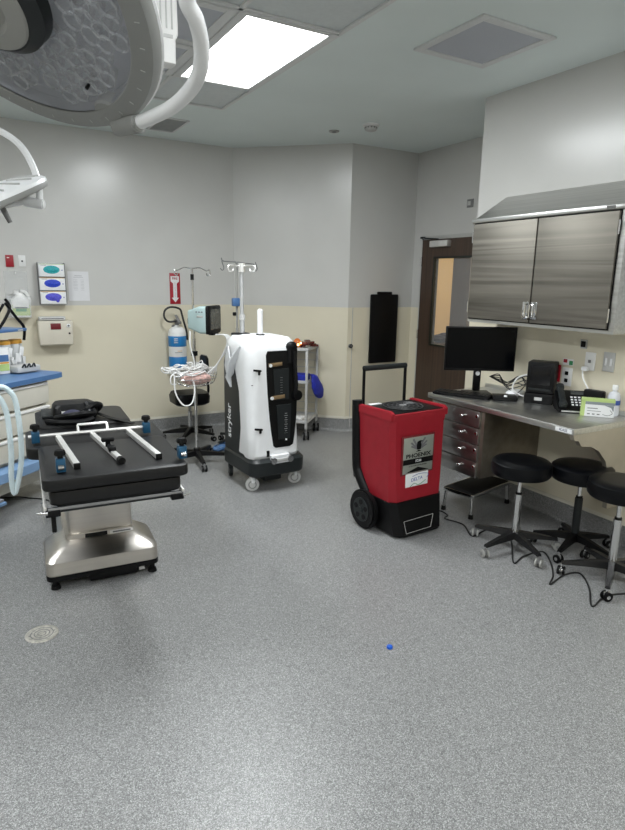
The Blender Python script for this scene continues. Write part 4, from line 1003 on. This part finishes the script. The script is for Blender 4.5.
# ------------------------------------------------------------------ anaesthesia machine
# local x runs along the front (to the right), local y into the machine
t = thing('anaesthesia_machine', 'cream anaesthesia machine with blue worktop and blue base at the left edge', 'anaesthesia machine', (-.10, 4.32, 0), R(42))
AM = t
L, D = .92, .62
g(MACH).box((L/2-.03, D/2+.04, .51), (L-.1, D-.08, .78), .02).build('body', t)
f = g(BLUEM).loft([[(x, y, z) for x, y in rrect(L+.08, D, .06, 5, L/2+.01, D/2)] for z in (.905, .91, .935, .94)]); f.m(GREYL).box((L/2, D/2, .902), (L, D-.04, .01)); f.build('blue_worktop', t)
for i, z in enumerate((.81, .63, .45)):
    d = g(MACH).loft([[(x, y, zz) for x, y in rrect(L-.14, .06, .02, 4, L/2-.03, .075-bul)] for bul, zz in ((0, z-.085), (.012, z-.078), (.016, z+.05), (.008, z+.072), (0, z+.08))]).build('drawer', t)
    g(WHITE2).box((L/2-.03, .035, z+.068), (L-.18, .03, .018), .005).build('drawer_lip', d)
f = g(BLUEL).loft([[(x, y, zz) for x, y in rrect(L-.02+e, D+.04+e, .08, 6, L/2-.02, D/2+.02)] for e, zz in ((.0, .24), (.03, .25), (.03, .315), (-.03, .335))]); f.build('base_fairing', t)
g(GREYD).box((L/2, D/2+.05, .185), (L-.2, D-.2, .13), .01).build('chassis', t)
for x, y in ((.06, .04), (L-.1, .06), (.06, D-.05), (L-.1, D-.05)):
    o = G(); castor(o, x, y, .055, .03, BLUEM, .3, BLUEL, .24); o.build('castor', t)
f = g(GREYD).box((.74, .48, 1.22), (.06, .06, .58), .005); f.build('rear_column', t)
# blue shelf
g(BLUEM).box((.66, .44, 1.265), (.52, .3, .022), .006).m(GREYL).box((.85, .288, 1.265), (.05, .003, .01)).build('upper_shelf', t)
g(MACH).box((.18, .42, 1.28), (.34, .34, .66), .02).build('upper_cabinet', t)
# footrest tray with blue/white bits low front
g(mat('grey_pedal_rubber', (.3, .31, .33), .5)).box((.06, -.04, .17), (.22, .12, .02), .006).m(WHITE2).cyl((.0, -.02, .215), (.12, -.04, .215), .025).m(BLUEL).box((.06, -.04, .148), (.24, .14, .024), .006).build('foot_tray', t)
def amp(x, y, z): a = R(42); return Vector((-.10+math.cos(a)*x-math.sin(a)*y, 4.32+math.sin(a)*x+math.cos(a)*y, z))
# canisters with orange lids
JG = 'labelled canisters on the blue worktop'
for i, (x, y, l) in enumerate(((.80, .42, 'clear white canister with orange lid on the blue worktop, left one'), (.915, .42, 'clear white canister with orange lid on the blue worktop, right one'))):
    t = thing('canister', l, 'canister', amp(x, y, .943), 0, JG)
    g(mat('frosted_canister', (.66, .68, .69), .3, alpha=.85)).lathe([(0, 0), (.05, .002), (.052, .01), (.052, .2), (.045, .212)]).build('jar', t)
    g(ORANGE).lathe([(.05, .208), (.052, .212), (.052, .232), (.045, .24), (0, .24)]).build('lid', t)
    f = g(WHITE)
    for k, (a, z) in enumerate(((220, .13), (280, .10), (310, .15), (250, .05), (340, .07), (200, .06))):
        f.box((.06*math.cos(R(a)), .06*math.sin(R(a)), z), (.012, .04, .07), .004, rot=RZ(R(a)) @ RX(R(random.uniform(-15, 15))))
    f.build('label_card', t)
f = g(GREYL).box((0, 0, .03), (.2, .14, .05), .012); f.m(GREYD)
for i in range(3): f.tube([(-.06+i*.04, -.07, .045), (-.045+i*.04, -.08, .07), (-.03+i*.04, -.07, .045)], .006)
tag(f.build('silver_tray'), 'small silver tray with dark clips on the blue worktop', 'tray', loc=amp(.83, .27, .943), rz=R(30))
f = g(WHITE2).box((0, 0, .1), (.08, .05, .2), .003); f.m(GREEN).box((.0, -.0265, .05), (.07, .003, .05)); f.m(BLUEM).box((0, -.0265, .12), (.07, .003, .05)); f.m(ORANGE).box((0, -.0265, .085), (.07, .003, .012))
tag(f.build('supply_box'), 'white carton with blue and yellow green panels at the left photo edge', 'box', loc=amp(.70, .34, .943), rz=R(20))
f = g(BLACK)
f.tube([amp(0.70, .34, 1.285), amp(0.76, .33, 1.36), amp(0.82, .34, 1.44), amp(0.80, .36, 1.5)], .011); f.tube([amp(0.92, .33, 1.18), amp(0.92, .32, 1.28), amp(0.86, .33, 1.36), amp(0.78, .34, 1.47)], .011)
f.tube([amp(0.60, .33, 1.285), amp(0.67, .33, 1.37), amp(0.76, .34, 1.46)], .010); f.m(REDS).ball(amp(0.66, .33, 1.47), .012).ball(amp(0.69, .335, 1.485), .01)
tag(f.build('hanging_straps'), 'black straps with red tips draped over the blue shelf', 'straps')
# breathing hoses
hp = [(.10, 4.62, .90), (.144, 4.6, .918), (.192, 4.6, .891), (.23, 4.6, .816), (.243, 4.6, .633), (.24, 4.6, .448), (.22, 4.6, .30), (.17, 4.6, .13), (.158, 4.6, .25), (.172, 4.6, .418), (.175, 4.6, .603), (.165, 4.6, .749), (.13, 4.6, .845), (.08, 4.62, .87)]
hp = [(x+.05*0, y-.32, z) for x, y, z in hp]
s_ = 4.28/4.6
hp = [(x*s_, 4.28 if 1 else y, 1.675+(z-1.675)*s_) for x, y, z in [(a, b, c) for a, b, c in hp]]
f = g(HOSE).tube(hp, .0165, n=12, sub=14, rib=.12); tag(f.build('breathing_hose'), 'pale corrugated breathing hose looping down in front of the machine', 'hose')

# ------------------------------------------------------------------ surgical lamps
def frame_of(n, ref):
    z = n.normalized(); x = (ref-z*ref.dot(z)).normalized(); y = z.cross(x)
    return Matrix((x, y, z)).transposed().to_4x4()
Cc = Vector((.095, 1.483, 2.242)); nn = Vector((.52251, .27736, .80626))
M = Matrix.Translation(Cc) @ frame_of(nn, Vector((1, 0, 0)))
LP = thing('surgical_lamp', 'large round grey surgical lamp head close to the viewer, top left', 'surgical lamp', (0, 0, 0))
LP.matrix_world = M
# local z points up and away; the glass looks along -z
f = g(LAMPG).lathe([(.301, -.004), (.303, -.006), (.348, 0), (.356, .010), (.357, .024), (.30, .03)], n=72, cap=False)
f.build('rim', LP)
f = g(WHITE).lathe([(.356, .022), (.360, .028), (.352, .042), (.29, .07), (.12, .10), (0, .105)], n=72, cap=False); f.build('back_shell', LP)
g(mat('lamp_inner_reflector', (.29, .305, .345), .35, .3, var=.1, scale=14)).lathe([(.302, .0), (.30, .05), (.2, .07), (.05, .07), (0, .07)], n=64, cap=False).build('reflector_bowl', LP)
f = g(mat('led_lens_acrylic', (.45, .47, .50), .08, var=.15, scale=60, alpha=.22, spec=.8))
LED = []
for a_ in range(-9, 10):
    for b_ in range(-9, 10):
        x, y = a_*.037+b_*.0185+random.uniform(-.006, .006), b_*.032+random.uniform(-.006, .006)
        rr0, ph = math.hypot(x, y), math.degrees(math.atan2(y, x)) % 60
        if .14 < rr0 < .272 and 5 < ph < 55: LED.append((x, y))
for i, (x, y) in enumerate(LED): f.lathe([(.019, .012), (.0205, .013), (.019, .02), (.012, .045), (.006, .05)], c=(x, y, 0), n=18, cap=False)
f.build('lens_cluster', LP)
f = g(mat('lens_rim_clear', (.62, .65, .68), .12, spec=1.0, alpha=.38))
for i, (x, y) in enumerate(LED):
    f.lathe([(.019, .009), (.0212, .010), (.0212, .014), (.019, .015), (.019, .009)], c=(x, y, 0), n=16, cap=False); f.lathe([(0, .03), (.006, .031), (.009, .036)], c=(x, y, 0), n=8, cap=False)
f.m(INKG)
for a in range(30, 390, 60): f.box((.19*math.cos(R(a)), .19*math.sin(R(a)), .055), (.14, .01, .012), rot=R(a))
f.build('led_mount', LP)
g(LENS).lathe([(0, 0), (.12, -.001), (.301, -.002)], n=64, cap=False).build('glass_cover', LP)
f = g(GREYL)
for i in range(36):
    a = i*2*PI/36; f.box((.328*math.cos(a), .328*math.sin(a), -.0045), (.010, .0016, .001), rot=RZ(a) @ RY(-.12))
f.build('rim_marks', LP)
# centre handle
f = g(GREYD).lathe([(.135, -.002), (.132, -.03), (.112, -.05), (.108, -.05)], n=48, cap=False)
f.m(TRIMG).lathe([(.109, -.048), (.105, -.055), (.07, -.062), (.06, -.05), (0, -.05)], n=48, cap=False); f.build('handle_mount', LP)
f = g(GREYL).lathe([(.026, -.055), (.022, -.10), (.026, -.16), (.02, -.175), (0, -.178)], n=24); f.build('sterile_handle', LP)
Mi = M.inverted()
loop = [(.39, 1.10, 2.24), (.39, 1.12, 2.20), (.394, 1.156, 2.161), (.417, 1.175, 2.139), (.439, 1.211, 2.113), (.454, 1.263, 2.085), (.454, 1.326, 2.064), (.438, 1.406, 2.046), (.41, 1.487, 2.036), (.383, 1.557, 2.031), (.365, 1.60, 2.035)]
f = g(WHITE).tube([Mi @ Vector(p) for p in loop], .0155, n=16); f.build('yoke_tube', LP)
f = g(LAMPG).cyl(Mi @ Vector((.395, 1.52, 2.03)), Mi @ Vector((.36, 1.60, 2.033)), .022, n=20, bev=.004); f.m(LAMPG).lathe([(0, -.008), (.035, -.006), (.04, .0), (.04, .03), (0, .03)], c=Mi @ Vector((.345, 1.58, 2.06))-Vector((0, 0, .008)), n=24); f.m(INKK).cyl(Mi @ Vector((.285, 1.52, 2.095))-Vector((0, 0, .0)), Mi @ Vector((.285, 1.52, 2.095))-Vector((0, 0, .012)), .004)
f.build('pivot_joint', LP)
# suspension up to the ceiling (leaves the picture at the top)
f = g(WHITE).tube([Mi @ Vector(p) for p in ((.39, 1.10, 2.24), (.30, 1.0, 2.38), (.12, .95, 2.46), (-.05, .95, 2.5))], .021, n=14); f.build('upper_yoke', LP)
f = g(WHITE).cyl(Mi @ Vector((-.05, .95, 2.45)), Mi @ Vector((-.05, .95, 2.70)), .045, n=24); f.cyl(Mi @ Vector((-.05, .95, 2.68)), Mi @ Vector((.1, .55, 2.80)), .045, n=20); f.cyl(Mi @ Vector((.1, .55, 2.72)), Mi @ Vector((.1, .55, 3.05)), .05, n=24); f.build('suspension_arm', LP)
# white arm end hanging behind the big lamp
t = thing('equipment_arm', 'white faceted end of a ceiling arm hanging behind the big surgical lamp', 'ceiling arm', (.632, 2.09, 0))
f = g(WHITE2).loft([[(x, y, z) for x, y in rrect(w*1.35, d*1.2, .012, 3, ox, 0)] for w, d, z, ox in ((.030, .035, 2.345, .005), (.042, .045, 2.35, .004), (.045, .05, 2.42, .002), (.06, .055, 2.435, 0), (.062, .055, 2.62, -.004), (.07, .07, 2.66, 0), (.07, .07, 2.9, 0))]); f.build('drop_tube', t)
f = g(GREYL)
for i in (-1, 0, 1): f.box((i*.018, -.0335, 2.53), (.004, .004, .17))
f.box((.005, -.030, 2.425), (.03, .004, .01)); f.build('grooves', t)
g(WHITE2).cyl((0, 0, 2.88), (0, 0, HC), .06, n=24).build('ceiling_mount', t)

# second lamp at left
tip = Vector((.307, 2.64, 2.035)); u = Vector((.84, -.39, .37)).normalized(); vd = (tip-Vector((0, 0, CH))).normalized()
n0 = vd.cross(u).normalized()
if n0.z < 0: n0 = -n0
n0 = (Matrix.Rotation(R(-1.5), 3, u) @ n0)
if n0.dot(vd) > 0: n0 = Matrix.Rotation(R(3.2), 3, u) @ n0
c2 = tip-u*.30
M2 = Matrix.Translation(c2) @ frame_of(n0, u)
L2 = thing('surgical_lamp', 'second surgical lamp head seen edge-on at the left edge, white with curved arm', 'surgical lamp', (0, 0, 0)); L2.matrix_world = M2
g(LAMPG).lathe([(0, -.026), (.27, -.026), (.295, -.022), (.30, -.014), (.30, .002), (.285, .008)], n=64, cap=False).build('rim', L2)
g(WHITE).lathe([(.302, -.003), (.302, .010), (.29, .02), (.2, .045), (.08, .06), (0, .062)], n=64, cap=False).build('back_shell', L2)
f = g(GREYL)
for k in range(24): a = k*PI/12; f.box((.24*math.cos(a), .24*math.sin(a), .036), (.1, .004, .006), rot=RZ(a) @ RY(.24))
f.build('shell_ribs', L2)
I2 = M2.inverted()
f = g(WHITE).tube([I2 @ Vector(p) for p in ((.05, 2.86, 2.27), (.10, 2.82, 2.25), (.176, 2.766, 2.22), (.238, 2.716, 2.168), (.272, 2.675, 2.093), (.286, 2.645, 2.02), (.284, 2.632, 1.957))], .0125, n=12); f.build('yoke_tube', L2)
f = g(WHITE).cyl(I2 @ Vector((.232, 2.66, 1.955)), I2 @ Vector((.298, 2.625, 1.945)), .019, n=18, bev=.004); f.cyl(I2 @ Vector((.14, 2.70, 1.935)), I2 @ Vector((.24, 2.655, 1.957)), .013, n=14); f.build('pivot_joint', L2)
f = g(GREYD).cyl(I2 @ Vector((.08, 2.72, 1.945)), I2 @ Vector((.16, 2.69, 1.955)), .022, n=18); f.m(GREYM).cyl(I2 @ Vector((.155, 2.69, 1.93)), I2 @ Vector((.178, 2.69, 1.875)), .012, .009, n=14); f.build('sterile_handle', L2)
f = g(WHITE).tube([I2 @ Vector(p) for p in ((.05, 2.86, 2.27), (-.1, 2.9, 2.31), (-.25, 2.95, 2.34))], .0125, n=12); f.cyl(I2 @ Vector((-.25, 2.95, 2.3)), I2 @ Vector((-.25, 2.95, 3.05)), .05, n=24); f.build('suspension_arm', L2)

# ------------------------------------------------------------------ small floor items
t = thing('floor_drain', 'round metal floor drain cover in the foreground left', 'floor drain', (.16, 2.834, 0))
g(DRAIN).lathe([(.075, .0), (.074, .003), (.066, .005), (.060, .0035), (0, .0035)], n=40).build('cover', t)
f = g(GREYM)
for r in (.018, .034, .05): f.lathe([(r-.002, .0036), (r, .0042), (r+.002, .0036)], n=32, cap=False)
for k in range(2): f.cyl((.055*(1 if k else -1), 0, .003), (.055*(1 if k else -1), 0, .0045), .004, n=10)
f.build('ring_marks', t)
f = g(SKYC).lathe([(.0, .0), (.013, .0), (.015, .004), (.013, .012), (.008, .015), (0, .016)], n=20)
tag(f.build('blue_plug'), 'tiny bright blue plastic plug lying on the open floor', 'plug', loc=(1.564, 1.947, 0))
